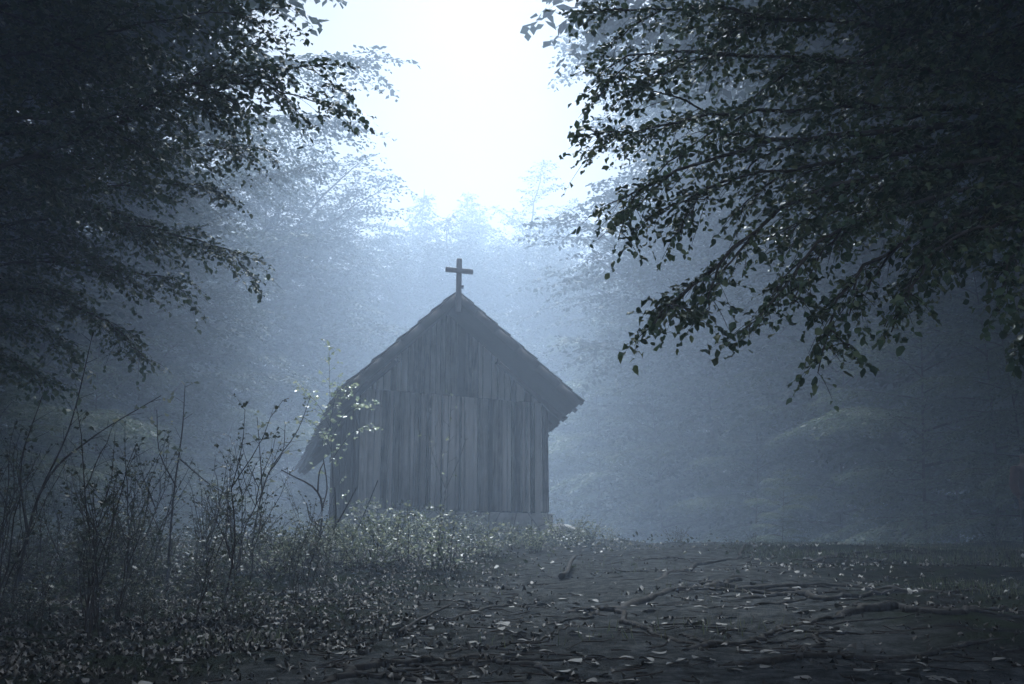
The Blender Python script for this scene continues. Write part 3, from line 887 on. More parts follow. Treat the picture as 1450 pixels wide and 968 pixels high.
def sapling_meshes(H, seed, stems=3, leaf=0.055, bare=0.55, lean=0.25, leafy=0.3):
    global R
    R0 = R; R = np.random.default_rng(seed)
    tw, lv = MB(), Leaves(6)
    for k in range(stems):
        az = R.uniform(0, 6.28); h = H * R.uniform(0.6, 1.0) if k else H
        ln = lean * R.uniform(0.3, 1.3)
        s = np.linspace(0, 1, 9)[:, None]
        b0 = np.array([R.normal() * 0.06, R.normal() * 0.06, -0.05])
        P = b0 + np.array([math.cos(az) * ln * h, math.sin(az) * ln * h, 0]) * s ** 1.3 + np.array([0, 0, h]) * s
        P[1:] += np.cumsum(R.normal(size=(8, 3)) * 0.016 * h, 0) * [1, 1, 0.2]
        leafy_stem(lv, tw, P, 0.004 + 0.0035 * h, leaf, 0.05, 0.25 * h, 0.13 * h, 0.3, bare * 0.8)
        for f in range(R.integers(1, 4)):
            i = R.integers(2, 6); a2 = R.uniform(0, 6.28); l2 = h * R.uniform(0.25, 0.5)
            s2 = np.linspace(0, 1, 6)[:, None]
            P2 = P[i] + np.array([math.cos(a2) * 0.5, math.sin(a2) * 0.5, 0.85]) * l2 * s2 + np.array([0, 0, 0.15]) * l2 * s2 ** 2 + R.normal(size=(6, 3)) * 0.02 * s2
            leafy_stem(lv, tw, P2, 0.003 + 0.0015 * h, leaf, 0.05, 0.14 * h, 0.13 * h, 0.35, bare)
    if not lv.P: lv.add(np.zeros((1, 3)), np.array([[1.0, 0, 0]]), np.array([[0, 0, 1.0]]), np.array([0.04]))
    mt, mc = tw.mesh('stems', True), lv.mesh('leaves', 0.6)
    R = R0
    return mt, mc


def shrub_meshes(H, seed, stems=14, leaf=0.05):
    global R
    R0 = R; R = np.random.default_rng(seed)
    tw, lv = MB(), Leaves(6)
    for k in range(stems):
        az = R.uniform(0, 6.28); h = H * R.uniform(0.55, 1.05); ln = R.uniform(0.15, 0.9)
        s = np.linspace(0, 1, 7)[:, None]
        P = np.array([R.normal() * 0.12, R.normal() * 0.12, -0.05]) + np.array([math.cos(az) * ln * h, math.sin(az) * ln * h, 0]) * s + np.array([0, 0, h]) * s * (1.15 - 0.2 * s)
        P[1:] += np.cumsum(R.normal(size=(6, 3)) * 0.02 * h, 0)
        leafy_stem(lv, tw, P, 0.006, leaf, 0.035, 0.3 * h, 0.11, 0.2, 0.1)
    mt, mc = tw.mesh('stems', True), lv.mesh('leaves', 0.6)
    R = R0
    return mt, mc


SHD = None


def plant(name, meshes, loc, rz, s, label, cat, group, lmat, smat=M_STEM):
    mt, mc = meshes
    if not mt.materials: mt.materials.append(smat)
    if not mc.materials: mc.materials.append(lmat)
    r = empty(name, loc, rz, s); tag(r, label, cat, group)
    for nm, me in (('stem', mt), ('foliage', mc)):
        o = bpy.data.objects.new(nm, me); COL.objects.link(o); o.parent = r
    return r


SAP = [sapling_meshes(1.9, 50 + i, stems=2 + i % 3, bare=(0.5, 0.35, 0.72, 0.45, 0.6, 0.3, 0.8, 0.4)[i], lean=0.12 + 0.05 * i) for i in range(8)]
GT = 'saplings of the left thicket'
for i in range(32):
    px = R.uniform(-30, 470); py = R.uniform(775, 905)
    if px > 330: py = min(py, 850)
    p = gp(px, py)
    hpx = (R.uniform(120, 260) if px < 380 else R.uniform(60, 150)) * (0.75 + 0.5 * (py - 775) / 130)
    s = hpx / FPX * p[1] / 1.9
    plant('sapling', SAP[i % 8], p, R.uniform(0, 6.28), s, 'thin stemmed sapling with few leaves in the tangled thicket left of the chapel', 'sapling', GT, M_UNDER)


def pix_plant(name, lines, Y, label, cat, lmat, leaf=0.055, bare=0.4, r0=0.015, twig=0.3, ngap=0.14, gap=0.05, smat=M_STEM, group=None, start=0.3, nleaf=True):
    base = at(*lines[0][0], Y); b = np.array([base[0], Y, float(gz(base[0], Y)) - 0.03])
    root = empty(name, b); tag(root, label, cat, group)
    tw, lv = MB(), Leaves(6)
    for k, ln in enumerate(lines):
        P = [at(px, py, Y + 0.25 * math.sin(k * 2.1 + j) * (j > 0)) for j, (px, py) in enumerate(ln)]
        if k == 0: P[0] = b
        P = spline(P, 14)
        n = len(P)
        rr = r0 if k == 0 else r0 * 0.6
        if nleaf:
            spray(lv, tw, P, rr, 0.003, twig, ngap, leaf, gap, droop=0.15, start=start, sides=6, ter=0.09, terlen=0.14, flat=0.4, bare=bare, fan=0.9)
        else:
            tw.tube(P, np.linspace(rr, 0.006, n), 7)
    for v in tw.V: v -= b
    for p_ in lv.P: p_ -= b
    link('stem', tw.mesh('stem', True), smat, root)
    if nleaf: link('foliage', lv.mesh('foliage', 0.6), lmat, root)
    return root


pix_plant('young_tree', [[(474, 752), (472, 690), (468, 600), (466, 490)], [(470, 620), (490, 585), (528, 568)], [(470, 650), (500, 612), (530, 606)],
                         [(470, 610), (452, 575), (424, 545)], [(469, 590), (478, 555), (500, 545)], [(471, 640), (455, 610), (430, 590)]],
          19.0, 'young tree, leaves paled as if lit, in front of the left eave of the chapel', 'young tree', M_PALE_LIT, 0.085, 0.2, 0.009, 0.42, 0.13, 0.05, start=0.2)
pix_plant('sapling', [[(236, 830), (246, 700), (258, 610), (262, 545)], [(255, 650), (290, 680), (318, 698)], [(250, 690), (226, 640), (222, 580)]],
          10.5, 'tall thin sapling with a leafy tip standing out of the left thicket', 'sapling', M_SHRUB, 0.06, 0.5, 0.012, 0.2)
pix_plant('sapling', [[(20, 840), (60, 690), (130, 620), (228, 560)], [(60, 690), (100, 600), (132, 470)], [(40, 770), (30, 660), (60, 560)]],
          9.0, 'dark leaning sapling with a long bare branch at the far left', 'sapling', M_SHRUB, 0.055, 0.8, 0.014, 0.2)
pix_plant('sapling', [[(352, 820), (362, 740), (380, 670), (420, 612), (440, 560)], [(372, 700), (368, 640), (364, 590)], [(380, 670), (400, 640), (404, 600)]],
          12.0, 'forked sapling with upright leafy tips just left of the roof corner', 'sapling', M_SHRUB, 0.06, 0.45, 0.013, 0.2)
pix_plant('crooked_sapling', [[(440, 800), (452, 765), (456, 715), (444, 690), (415, 674), (398, 665)], [(455, 745), (440, 735), (434, 712)], [(450, 695), (452, 670), (458, 655)],
                              [(456, 720), (463, 690), (458, 650)]],
          13.0, 'bare crooked stem bending left under the roof corner', 'sapling', M_SHRUB, r0=0.017, nleaf=False)
pix_plant('sapling', [[(476, 790), (475, 720), (474, 690)], [(475, 745), (492, 715), (505, 690)], [(476, 775), (450, 750), (445, 735)], [(484, 790), (510, 740), (535, 680)]],
          13.5, 'bare straight sapling before the dark side wall of the chapel', 'sapling', M_SHRUB, r0=0.016, nleaf=False)
pix_plant('sapling', [[(620, 790), (628, 720), (634, 660), (640, 545)], [(628, 700), (650, 650), (660, 620)], [(630, 690), (612, 640), (606, 600)]],
          17.0, 'very slender sapling with sparse leaves before the middle of the front wall', 'sapling', M_PALE_LIT, 0.05, 0.78, 0.006, 0.16, 0.2)

SHR = [shrub_meshes(0.75, 80 + i, 12 + 2 * i, 0.05 + 0.004 * i) for i in range(5)]
GS = 'low shrubs before the chapel'
for (px, py, hpx, lab) in (
        (625, 806, 95, 'biggest round leafy shrub before the middle of the chapel front'),
        (560, 800, 85, 'leafy shrub left of the biggest round shrub'),
        (795, 775, 48, 'pale leafy shrub below the right corner of the chapel')):
    p = gp(px, py); plant('shrub', SHR[0 if hpx > 90 else 1], p, R.uniform(0, 6), hpx / FPX * p[1] / 0.75, lab, 'shrub', None, M_SHRUB)
for i, (px, py, hpx) in enumerate([(690, 788, 55), (730, 778, 40), (660, 768, 42), (600, 772, 60), (545, 770, 62), (505, 778, 66), (480, 800, 60), (520, 806, 70), (760, 782, 38), (835, 770, 34),
                                   (865, 766, 26), (700, 762, 30), (640, 756, 36), (580, 756, 50), (455, 786, 60), (420, 800, 62), (395, 820, 66), (815, 762, 30), (900, 766, 20), (540, 752, 50), (500, 752, 55)]):
    p = gp(px, py); plant('shrub', SHR[i % 5], p, R.uniform(0, 6), hpx * R.uniform(0.8, 1.1) / FPX * p[1] / 0.75, 'low leafy shrub in the green undergrowth before the chapel', 'shrub', GS, M_SHRUB)
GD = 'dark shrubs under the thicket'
SHD = [shrub_meshes(0.75, 95 + i, 10 + 2 * i, 0.05) for i in range(3)]
for i in range(26):
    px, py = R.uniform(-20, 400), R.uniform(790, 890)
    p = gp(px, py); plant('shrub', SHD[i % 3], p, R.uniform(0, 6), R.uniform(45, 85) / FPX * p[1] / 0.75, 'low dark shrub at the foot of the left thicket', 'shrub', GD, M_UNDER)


for i in range(11):
    px = 850 + 58 * i + R.uniform(-22, 22)
    p = gp(px, 766 + R.uniform(-1, 5)); plant('shrub', SHD[i % 3], p, R.uniform(0, 6), R.uniform(12, 30) / FPX * p[1] / 0.75, 'tiny dark shrub sprouting along the crest right of the chapel', 'shrub', 'tiny shrubs along the crest', M_UNDER)


# ------------------------------------------------------------------ litter, fallen leaves, grass
def scatter(n, x0, x1, y0, y1, dens):
    x = R.uniform(x0, x1, n); y = y0 * (y1 / y0) ** R.uniform(0, 1, n)
    k = R.uniform(0, 1, n) < dens(x, y)
    return x[k], y[k]


def in_view(x, y, m=0.56):
    return np.abs(x) < m * y + 0.4


def lay(lv, x, y, size, tilt, lift=0.006):
    n = len(x); z = gz(x, y)
    e = 0.05
    nx_ = -(gz(x + e, y) - gz(x - e, y)) / (2 * e); ny_ = -(gz(x, y + e) - gz(x, y - e)) / (2 * e)
    nn = nrm(np.stack([nx_, ny_, np.ones(n)], -1) + R.normal(size=(n, 3)) * tilt)
    a = R.uniform(0, 6.28, n); D = np.stack([np.cos(a), np.sin(a), np.zeros(n)], -1)
    D = nrm(D - nn * (D * nn).sum(-1, keepdims=True))
    lv.add(np.stack([x, y, z + lift + R.uniform(0, 0.02, n)], -1), D, nn, size)


def litter_d(x, y):
    pm_ = path_mask(x, y)
    left = 1 - sstep(-1.6, 0.4, x + 0.5 * vnoise(x, y, 5) - 0.06 * y)
    cl = sstep(-0.25, 0.25, fbm(x * 1.1, y * 1.1, 44, 3))
    return np.clip((0.12 + 0.88 * left) * (0.35 + 0.65 * cl) * (1 - 0.75 * pm_), 0, 1) * in_view(x, y)


lv = Leaves(9)
x, y = scatter(210000, -13, 12, 3.6, 24, litter_d)
lay(lv, x, y, R.uniform(0.018, 0.042, len(x)), 0.20)
tag(link('leaf_litter', lv.mesh('leaf_litter', 1.0), M_LITTER), 'carpet of brown fallen leaves over the forest floor', 'leaf litter', kind='stuff')
lv = Leaves(9)
x, y = scatter(6500, -6, 9, 8.0, 23, lambda x, y: (0.25 + 0.75 * sstep(-0.2, 0.3, fbm(x * 0.9, y * 0.9, 71, 3))) * in_view(x, y) * (0.25 + 0.5 * (1 - path_mask(x, y))))
lay(lv, x, y, R.uniform(0.03, 0.065, len(x)), 0.10)
tag(link('leaf_scatter', lv.mesh('leaf_scatter', 0.8), M_LITTER_PALE), 'pale fallen leaves strewn across the upper slope', 'fallen leaves', kind='stuff')

# single pale leaves on the near path
LM = []
for k in range(8):
    nu_, nv_ = 9, 5
    uu, vv = np.meshgrid(np.linspace(0, 1, nu_), np.linspace(-1, 1, nv_), indexing='ij')
    wd = 0.31 * np.sin(math.pi * uu ** 0.85) ** 0.75 * (1 + 0.06 * np.sin(uu * 40))
    c1, c2, c3 = R.uniform(-0.12, 0.22), R.uniform(-0.05, 0.25), R.uniform(-0.12, 0.12)
    zz = 0.03 + c1 * (uu - 0.5) ** 2 * 2 + c2 * (np.abs(vv) ** 1.5) * wd * 2 + c3 * vv * (uu - 0.5) + 0.03 * vnoise(uu * 4, vv * 2, 60 + k)
    ii = np.arange(nu_ * nv_).reshape(nu_, nv_)
    me = mesh_from('fallen_leaf', np.stack([uu - 0.5, vv * wd + 0.05 * np.sin(uu * 3 + k), zz], -1).reshape(-1, 3),
                   np.stack([ii[:-1, :-1], ii[1:, :-1], ii[1:, 1:], ii[:-1, 1:]], -1).reshape(-1, 4), smooth=True)
    me.materials.append(M_LITTER_PALE); LM.append(me)
x, y = scatter(1500, -2.2, 4.2, 4.0, 9.0, lambda x, y: (0.2 + 0.8 * path_mask(x, y)) * in_view(x, y, 0.5))
x, y = x[:280], y[:280]
z = gz(x, y)
for i in range(len(x)):
    o = bpy.data.objects.new('fallen_leaf', LM[i % 8]); COL.objects.link(o)
    s = R.uniform(0.055, 0.10)
    o.location = (x[i], y[i], z[i] + 0.006); o.scale = (s, s, s); o.rotation_euler = (0.1 + R.normal() * 0.07, R.normal() * 0.07, R.uniform(0, 6.28))
    tag(o, 'single pale fallen leaf lying on the bare near path', 'leaf', 'pale leaves lying on the near path')

# grass
x, y = scatter(120000, -5, 10, 5.5, 22, lambda x, y: sstep(-0.1, 0.35, fbm(x * 0.8, y * 0.8, 91, 3) + 0.04 * (y - 12)) * (1 - 0.9 * path_mask(x, y)) * in_view(x, y) * sstep(-3.5, -0.5, x))
n = len(x); z = gz(x, y)
h = R.uniform(0.025, 0.085, n); a = R.uniform(0, 6.28, n); w = 0.0035
dx, dy = np.cos(a), np.sin(a); ben = R.uniform(0.1, 0.7, n) * h
b2 = R.uniform(0, 6.28, n)
P0 = np.stack([x - dx * w, y - dy * w, z - 0.005], -1); P1 = np.stack([x + dx * w, y + dy * w, z - 0.005], -1)
P2 = np.stack([x + np.cos(b2) * ben, y + np.sin(b2) * ben, z + h], -1)
V = np.stack([P0, P1, P2], 1).reshape(-1, 3)
tag(link('grass', mesh_from('grass', V, None, np.arange(3 * n).reshape(-1, 3)), M_GRASS), 'short sparse grass on the slope before the chapel', 'grass', kind='stuff')
# low ground plants in front of the chapel and in the thicket
lv = Leaves(6)
def gcov(x, y):
    a = np.exp(-((x + 1.3 - 0) / 2.8) ** 2 - ((y - 17.5) / 3.5) ** 2) + 0.45 * (1 - sstep(-3.2, -1.6, x)) * sstep(6, 9, y)
    return np.clip(a * (0.2 + 0.8 * sstep(-0.15, 0.25, fbm(x, y, 55, 3))), 0, 1) * in_view(x, y)
x, y = scatter(60000, -12, 3, 6, 23, gcov)
n = len(x)
lv.add(np.stack([x, y, gz(x, y) + R.uniform(0.02, 0.28, n) ** 1.3], -1), R.normal(size=(n, 3)) * [1, 1, 0.35], nrm(np.array([0, 0, 1.0]) + R.normal(size=(n, 3)) * 0.4), R.uniform(0.03, 0.07, n))
tag(link('ground_cover', lv.mesh('ground_cover', 0.6), M_UNDER), 'low leafy ground plants under the shrubs', 'ground plants', kind='stuff')

# ------------------------------------------------------------------ roots
ROOTS = [
    ([(455, 978), (520, 948), (600, 938), (645, 926)], 0.030, 'thick dark root curving along the bottom of the path left of centre'),
    ([(640, 926), (700, 938), (770, 948), (815, 962), (850, 985)], 0.018, 'thin root snaking right along the bottom of the path'),
    ([(795, 868), (850, 862), (880, 872), (905, 890), (960, 906), (1010, 914)], 0.026, 'pale knuckled root bending across the middle of the path'),
    ([(640, 926), (690, 915), (760, 908), (800, 880)], 0.014, 'fine root joining the path roots at the bottom centre'),
    ([(860, 860), (940, 838), (1010, 828), (1080, 836), (1200, 828), (1330, 836), (1470, 826)], 0.050, 'long dark root ridge running across to the right edge'),
    ([(930, 826), (985, 806), (1050, 790), (1085, 768), (1130, 772)], 0.030, 'pale wet root arching over the crest right of the chapel'),
    ([(1070, 768), (1062, 785), (1055, 804)], 0.022, 'short pale root stub dropping from the crest root'),
    ([(1020, 850), (1120, 842), (1200, 850), (1290, 838), (1400, 850)], 0.035, 'dark root lying just below the long ridge'),
    ([(960, 925), (1030, 915), (1120, 895), (1180, 880), (1240, 868)], 0.026, 'diagonal dark root on the lower right of the path'),
    ([(1010, 945), (1100, 938), (1190, 930), (1300, 925), (1420, 900)], 0.022, 'lowest dark root at the lower right'),
    ([(1130, 800), (1190, 788), (1260, 782), (1350, 786)], 0.030, 'upper dark root on the shaded right slope'),
    ([(1150, 940), (1160, 905), (1150, 885)], 0.014, 'short forked root standing up on the lower right'),
    ([(900, 795), (950, 790), (1000, 800)], 0.016, 'small pale root on the slope beside the long grass'),
    ([(620, 880), (690, 866), (780, 858), (840, 868)], 0.016, 'thin dark root crossing the path left of the knuckled root'),
    ([(1180, 872), (1280, 862), (1360, 868), (1460, 858)], 0.04, 'heavy dark root in the deep shade at right'),
]
def root_path(P, r0, n, end_in=True):
    P = spline(P, n)
    P[1:-1, :2] += np.cumsum(R.normal(size=(n - 2, 2)), 0) * 0.010 + R.normal(size=(n - 2, 2)) * 0.010
    t = np.linspace(0, 1, n); k = R.uniform(0, 99)
    emb = 0.35 + 0.8 * vnoise(t * 5, t * 0 + k, 3) + 0.5 * vnoise(t * 17, t * 0 + k, 4)
    P[:, 2] = gz(P[:, 0], P[:, 1]) + r0 * (emb - 1.8 * np.exp(-t * 14) - (1.8 * np.exp(-(1 - t) * 14) if end_in else 0))
    return P, r0 * (1.15 - 0.75 * t) * (1 + 0.5 * vnoise(t * 16, t * 0 + k, 5) + 0.3 * vnoise(t * 43, t * 0 + k, 6))


for pts, r0, lab in ROOTS:
    r0 *= 0.75
    mb = MB(); n = 70
    P, rr = root_path([gp(a_, min(b_, 985)) for a_, b_ in pts], r0, n)
    o0 = P[n // 2].copy()
    mb.tube(P - o0, rr, 9)
    for k in range(2 + int(3 * r0 / 0.02)):              # forks running off into the soil
        i = int(R.integers(8, n - 12)); T = nrm(P[i + 2] - P[i - 2]); sd = R.choice([-1, 1])
        l = R.uniform(0.25, 0.9) * min(1.0, r0 / 0.015)
        d = nrm(T * R.uniform(0.4, 1.0) + np.array([-T[1], T[0], 0]) * sd * R.uniform(0.4, 1.0))
        q = np.array([P[i] + d * l * u + np.array([-d[1], d[0], 0]) * R.normal() * 0.06 * l for u in (0, 0.35, 0.7, 1.0)])
        q[0] = P[i]
        P2, r2 = root_path(q, rr[i] * 0.6, 24)
        P2[0] = P[i]
        mb.tube(P2 - o0, r2, 7)
    for V_ in mb.V: V_ += R.normal(size=V_.shape) * r0 * 0.07
    o = link('exposed_root', mb.mesh('exposed_root', True), M_ROOT); o.location = o0
    tag(o, lab, 'root', 'roots exposed on the slope')
# loose bits of twig on the soil
mb = MB()
x, y = scatter(2600, -5, 7, 3.6, 18, lambda x, y: 0.8 * in_view(x, y))
for a_, b_ in zip(x, y):
    an = R.uniform(0, 6.28); l = R.uniform(0.04, 0.22); d = np.array([math.cos(an), math.sin(an)])
    m_ = np.array([a_, b_]); bend = np.array([-d[1], d[0]]) * R.normal() * 0.12 * l
    q = np.array([m_ - d * l / 2, m_ + bend, m_ + d * l / 2]); z_ = gz(q[:, 0], q[:, 1]) + R.uniform(0.002, 0.012)
    mb.tube(np.column_stack([q, z_]), [0.0035, 0.003, 0.0015], 4, cap=False)
tag(link('twig_debris', mb.mesh('twig_debris', True), M_STEM), 'loose bits of twig strewn over the soil', 'twigs', kind='stuff')
# fallen twigs
for pts, r0, lab in (([(795, 822), (806, 812), (815, 800)], 0.03, 'broken pale branch stub lying on the slope below the shrubs'),
                     ([(700, 752), (720, 756), (745, 766)], 0.018, 'dark fallen stick slanting below the stone footing'),
                     ([(560, 905), (610, 880), (640, 872)], 0.012, 'dead twig on the litter left of the path'),
                     ([(440, 790), (465, 782), (480, 790)], 0.015, 'pale curved dead branch by the crooked stem')):
    P = spline([gp(a_, b_) for a_, b_ in pts], 12); P[:, 2] = gz(P[:, 0], P[:, 1]) + r0 * 1.2; P[:, 2] += np.linspace(0, 0.06, 12)
    o0 = P[0].copy(); mb = MB(); mb.tube(P - o0, np.linspace(r0, r0 * 0.5, 12), 8)
    o = link('fallen_branch', mb.mesh('fallen_branch', True), M_ROOT); o.location = o0; tag(o, lab, 'branch', 'dead branches on the ground')
# stump
p = gp(441, 806); mb = MB()
s = np.linspace(0, 1, 6)[:, None]
mb.tube(np.array([[0, 0, -0.05]]) + np.array([[0.03, 0, 0.27]]) * s, [0.15, 0.10, 0.075, 0.065, 0.06, 0.03], 12)
mb.V[0] += R.normal(size=mb.V[0].shape) * 0.014
o = link('tree_stump', mb.mesh('tree_stump', True), M_BARK); o.location = p; tag(o, 'short dark rotten stump below the crooked stem', 'stump')
# boulders by the footing
import bmesh
for (px, py, sz, lab) in ((792, 742, 0.30, 'grey boulder against the right end of the stone footing'), (815, 752, 0.2, 'small pale stone right of the boulder by the footing')):
    bm = bmesh.new(); bmesh.ops.create_icosphere(bm, subdivisions=4, radius=1)
    for v in bm.verts:
        c = v.co; f = 1 + 0.35 * float(fbm(c.x * 1.3 + c.z, c.y * 1.3 - c.z, int(px), 4))
        v.co = Vector((c.x * f * sz * 1.3, c.y * f * sz, c.z * f * sz * 0.75))
    me = bpy.data.meshes.new('boulder'); bm.to_mesh(me); bm.free()
    for q in me.polygons: q.use_smooth = True
    o = link('boulder', me, M_STONE); X = at(px, py, 23.2); o.location = (X[0], 23.2, float(gz(X[0], 23.2)) + sz * 0.35)
    tag(o, lab, 'boulder')

# ------------------------------------------------------------------ person at the right edge
def skin_mesh(name, verts, edges, radii, root=0, lev=2):
    me = bpy.data.meshes.new(name + '_skeleton'); me.from_pydata(verts, edges, [])
    o = bpy.data.objects.new(name + '_skeleton', me); COL.objects.link(o)
    o.modifiers.new('s', 'SKIN'); ss = o.modifiers.new('d', 'SUBSURF'); ss.levels = ss.render_levels = lev
    sk = me.skin_vertices[0].data
    for i, r_ in enumerate(radii):
        sk[i].radius = r_ if isinstance(r_, tuple) else (r_, r_)
        sk[i].use_root = (i == root)
    dg = bpy.context.evaluated_depsgraph_get(); dg.update()
    m2 = bpy.data.meshes.new_from_object(o.evaluated_get(dg))
    bpy.data.objects.remove(o)
    for q in m2.polygons: q.use_smooth = True
    m2.name = name
    return m2


def person():
    Y = 19.6; X = at(1455, 700, Y)[0]
    root = empty('person', (X, Y, float(gz(X, Y))), rad(20))
    tag(root, 'person in a brown jacket and dark cap cut off by the right edge', 'person')
    V = [(0, 0, .93), (0, .01, 1.12), (0, .02, 1.32), (0, .02, 1.44), (0, 0, 1.52), (0, -.02, 1.60), (0, -.02, 1.69),
         (-.17, .02, 1.39), (-.25, .03, 1.12), (-.24, -.05, .88), (.17, .02, 1.39), (.25, .03, 1.12), (.24, -.05, .88),
         (-.10, 0, .86), (-.11, -.02, .48), (-.11, .03, .09), (-.12, -.12, .03), (.10, 0, .86), (.11, .05, .48), (.11, .10, .09), (.12, -.05, .03)]
    E = [(0, 1), (1, 2), (2, 3), (3, 4), (4, 5), (5, 6), (3, 7), (7, 8), (8, 9), (3, 10), (10, 11), (11, 12), (0, 13), (13, 14), (14, 15), (15, 16), (0, 17), (17, 18), (18, 19), (19, 20)]
    r = [(.15, .11), (.14, .10), (.16, .11), (.10, .08), .055, (.078, .09), (.075, .088), .06, .045, .032, .06, .045, .032, .085, .06, .042, .035, .085, .06, .042, .035]
    link('body', skin_mesh('body', V, E, r), plain('skin', (0.12, 0.075, 0.06), 0.7), root)
    Vj = [(0, 0, .86), (0, .01, 1.10), (0, .02, 1.32), (0, .02, 1.45), (-.18, .02, 1.40), (-.26, .03, 1.12), (-.245, -.05, .93), (.18, .02, 1.40), (.26, .03, 1.12), (.245, -.05, .93)]
    link('jacket', skin_mesh('jacket', Vj, [(0, 1), (1, 2), (2, 3), (3, 4), (4, 5), (5, 6), (3, 7), (7, 8), (8, 9)],
         [(.22, .17), (.21, .165), (.22, .165), (.11, .10), .10, .078, .066, .10, .078, .066]), plain('brown_cloth', (0.075, 0.03, 0.024), 0.9), root)
    Vt = [(0, 0, .92), (-.10, 0, .84), (-.11, -.02, .48), (-.11, .03, .10), (.10, 0, .84), (.11, .05, .48), (.11, .10, .10)]
    link('trousers', skin_mesh('trousers', Vt, [(0, 1), (1, 2), (2, 3), (0, 4), (4, 5), (5, 6)], [(.165, .125), .10, .075, .062, .10, .075, .062]), plain('dark_cloth', (0.02, 0.022, 0.028), 0.9), root)
    link('collar', skin_mesh('collar', [(0, .02, 1.44), (0, .005, 1.54)], [(0, 1)], [(.085, .08), (.072, .07)]), plain('blue_cloth', (0.05, 0.09, 0.15), 0.85), root)
    link('cap', skin_mesh('cap', [(0, -.02, 1.655), (0, -.02, 1.73), (0, -.14, 1.675)], [(0, 1), (0, 2)], [(.088, .10), (.07, .08), (.05, .012)]), plain('cap_cloth', (0.012, 0.012, 0.014), 0.9), root)
    for s in (-1, 1):
        hb = np.array([s * .24, -.05, .88]); hv = [tuple(hb), tuple(hb + [0, -.02, -.05]), tuple(hb + [0, -.03, -.09])]; he = [(0, 1), (1, 2)]; hr = [.026, (.018, .038), (.014, .038)]
        for k in range(4):
            y0 = -0.055 + 0.022 * k
            a = len(hv); l = (0.07, .08, .075, .06)[k]
            hv += [tuple(hb + [0, y0 - .005, -.10]), tuple(hb + [-s * .008, y0 - .005, -.10 - l * .55]), tuple(hb + [-s * .025, y0, -.10 - l])]
            he += [(2, a), (a, a + 1), (a + 1, a + 2)]; hr += [.010, .009, .007]
        a = len(hv); hv += [tuple(hb + [-s * .01, -.065, -.055]), tuple(hb + [-s * .02, -.085, -.09])]; he += [(1, a), (a, a + 1)]; hr += [.011, .008]
        link('hand', skin_mesh('hand', hv, he, hr, 1), bpy.data.materials['skin'], root)


person()

# ------------------------------------------------------------------ mist
HZ = dict(x=(-93, 93), y=(-61, 113.5), z=(-4.5, 36))
mb = MB(); c = [(a + b_) / 2 for a, b_ in HZ.values()]; hh = [(b_ - a) / 2 for a, b_ in HZ.values()]
mb.box(c, hh)
m = bpy.data.materials.new('mist_air'); m.use_nodes = True
nt = m.node_tree; nt.nodes.clear()
out = nt.nodes.new('ShaderNodeOutputMaterial'); pv = nt.nodes.new('ShaderNodeVolumePrincipled')
pv.inputs['Color'].default_value = (0.635, 0.785, 1.0, 1)
pv.inputs['Density'].default_value = 0.0085
pv.inputs['Anisotropy'].default_value = 0.30
nt.links.new(pv.outputs[0], out.inputs['Volume'])
tag(link('haze', mb.mesh('haze'), m), 'pale blue mist filling the clearing', 'mist', kind='stuff')

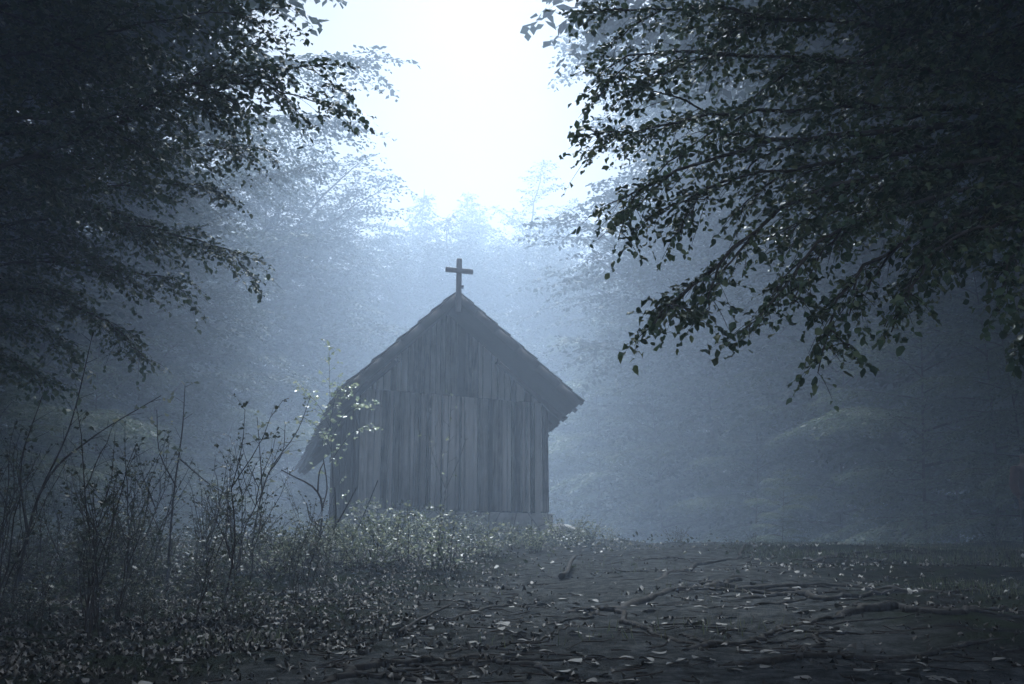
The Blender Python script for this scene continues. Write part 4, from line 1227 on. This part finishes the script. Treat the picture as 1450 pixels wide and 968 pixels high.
# ------------------------------------------------------------------ daylight
SUN_EL, SUN_AZ = rad(57), rad(-2)     # azimuth from +Y (ahead of the camera) towards +X
w = bpy.data.worlds.new('World'); SC.world = w; w.use_nodes = True
nt = w.node_tree; bg = nt.nodes['Background']
sky = nt.nodes.new('ShaderNodeTexSky'); sky.sky_type = 'NISHITA'; sky.sun_disc = False
sky.sun_elevation = SUN_EL; sky.sun_rotation = SUN_AZ
sky.air_density = 1.0; sky.dust_density = 1.0; sky.ozone_density = 1.5
hs = nt.nodes.new('ShaderNodeHueSaturation'); hs.inputs['Saturation'].default_value = 1.0; hs.inputs['Value'].default_value = 0.6
nt.links.new(sky.outputs[0], hs.inputs['Color'])
ov = nt.nodes.new('ShaderNodeMix'); ov.data_type = 'RGBA'; ov.inputs[0].default_value = 0.97      # even cloud cover over the clear sky
tcw = nt.nodes.new('ShaderNodeTexCoord'); sp = nt.nodes.new('ShaderNodeSeparateXYZ'); nt.links.new(tcw.outputs['Generated'], sp.inputs[0])
mz = nt.nodes.new('ShaderNodeMapRange'); mz.inputs[1].default_value = 0; mz.inputs[2].default_value = 1      # overcast sky: three times brighter overhead than at the horizon
mz.inputs[3].default_value = 0.42; mz.inputs[4].default_value = 1.38; nt.links.new(sp.outputs[2], mz.inputs[0])
cv = nt.nodes.new('ShaderNodeVectorMath'); cv.operation = 'SCALE'; cv.inputs[0].default_value = (5.3, 5.4, 5.7)
nt.links.new(mz.outputs[0], cv.inputs['Scale']); nt.links.new(cv.outputs[0], ov.inputs[7])
nt.links.new(hs.outputs[0], ov.inputs[6]); nt.links.new(ov.outputs[2], bg.inputs['Color'])
bg.inputs['Strength'].default_value = 0.05
L = bpy.data.lights.new('sun', 'SUN'); L.energy = 5.0; L.angle = rad(24); L.color = (0.86, 0.94, 1.0)
so = bpy.data.objects.new('sun', L); COL.objects.link(so)
d = Vector((math.sin(SUN_AZ) * math.cos(SUN_EL), math.cos(SUN_AZ) * math.cos(SUN_EL), math.sin(SUN_EL)))
so.rotation_euler = d.to_track_quat('Z', 'Y').to_euler()

# ------------------------------------------------------------------ render settings
SC.render.engine = 'CYCLES'
cy = SC.cycles
cy.max_bounces = 5; cy.diffuse_bounces = 2; cy.glossy_bounces = 2; cy.transmission_bounces = 3; cy.volume_bounces = 2; cy.transparent_max_bounces = 4
cy.caustics_reflective = cy.caustics_refractive = False
cy.sample_clamp_indirect = 4
cy.use_denoising = True
try: cy.denoiser = 'OPENIMAGEDENOISE'
except Exception: pass
SC.view_settings.view_transform = 'Standard'; SC.view_settings.look = 'None'
SC.view_settings.exposure = 1.7; SC.view_settings.gamma = 1.0
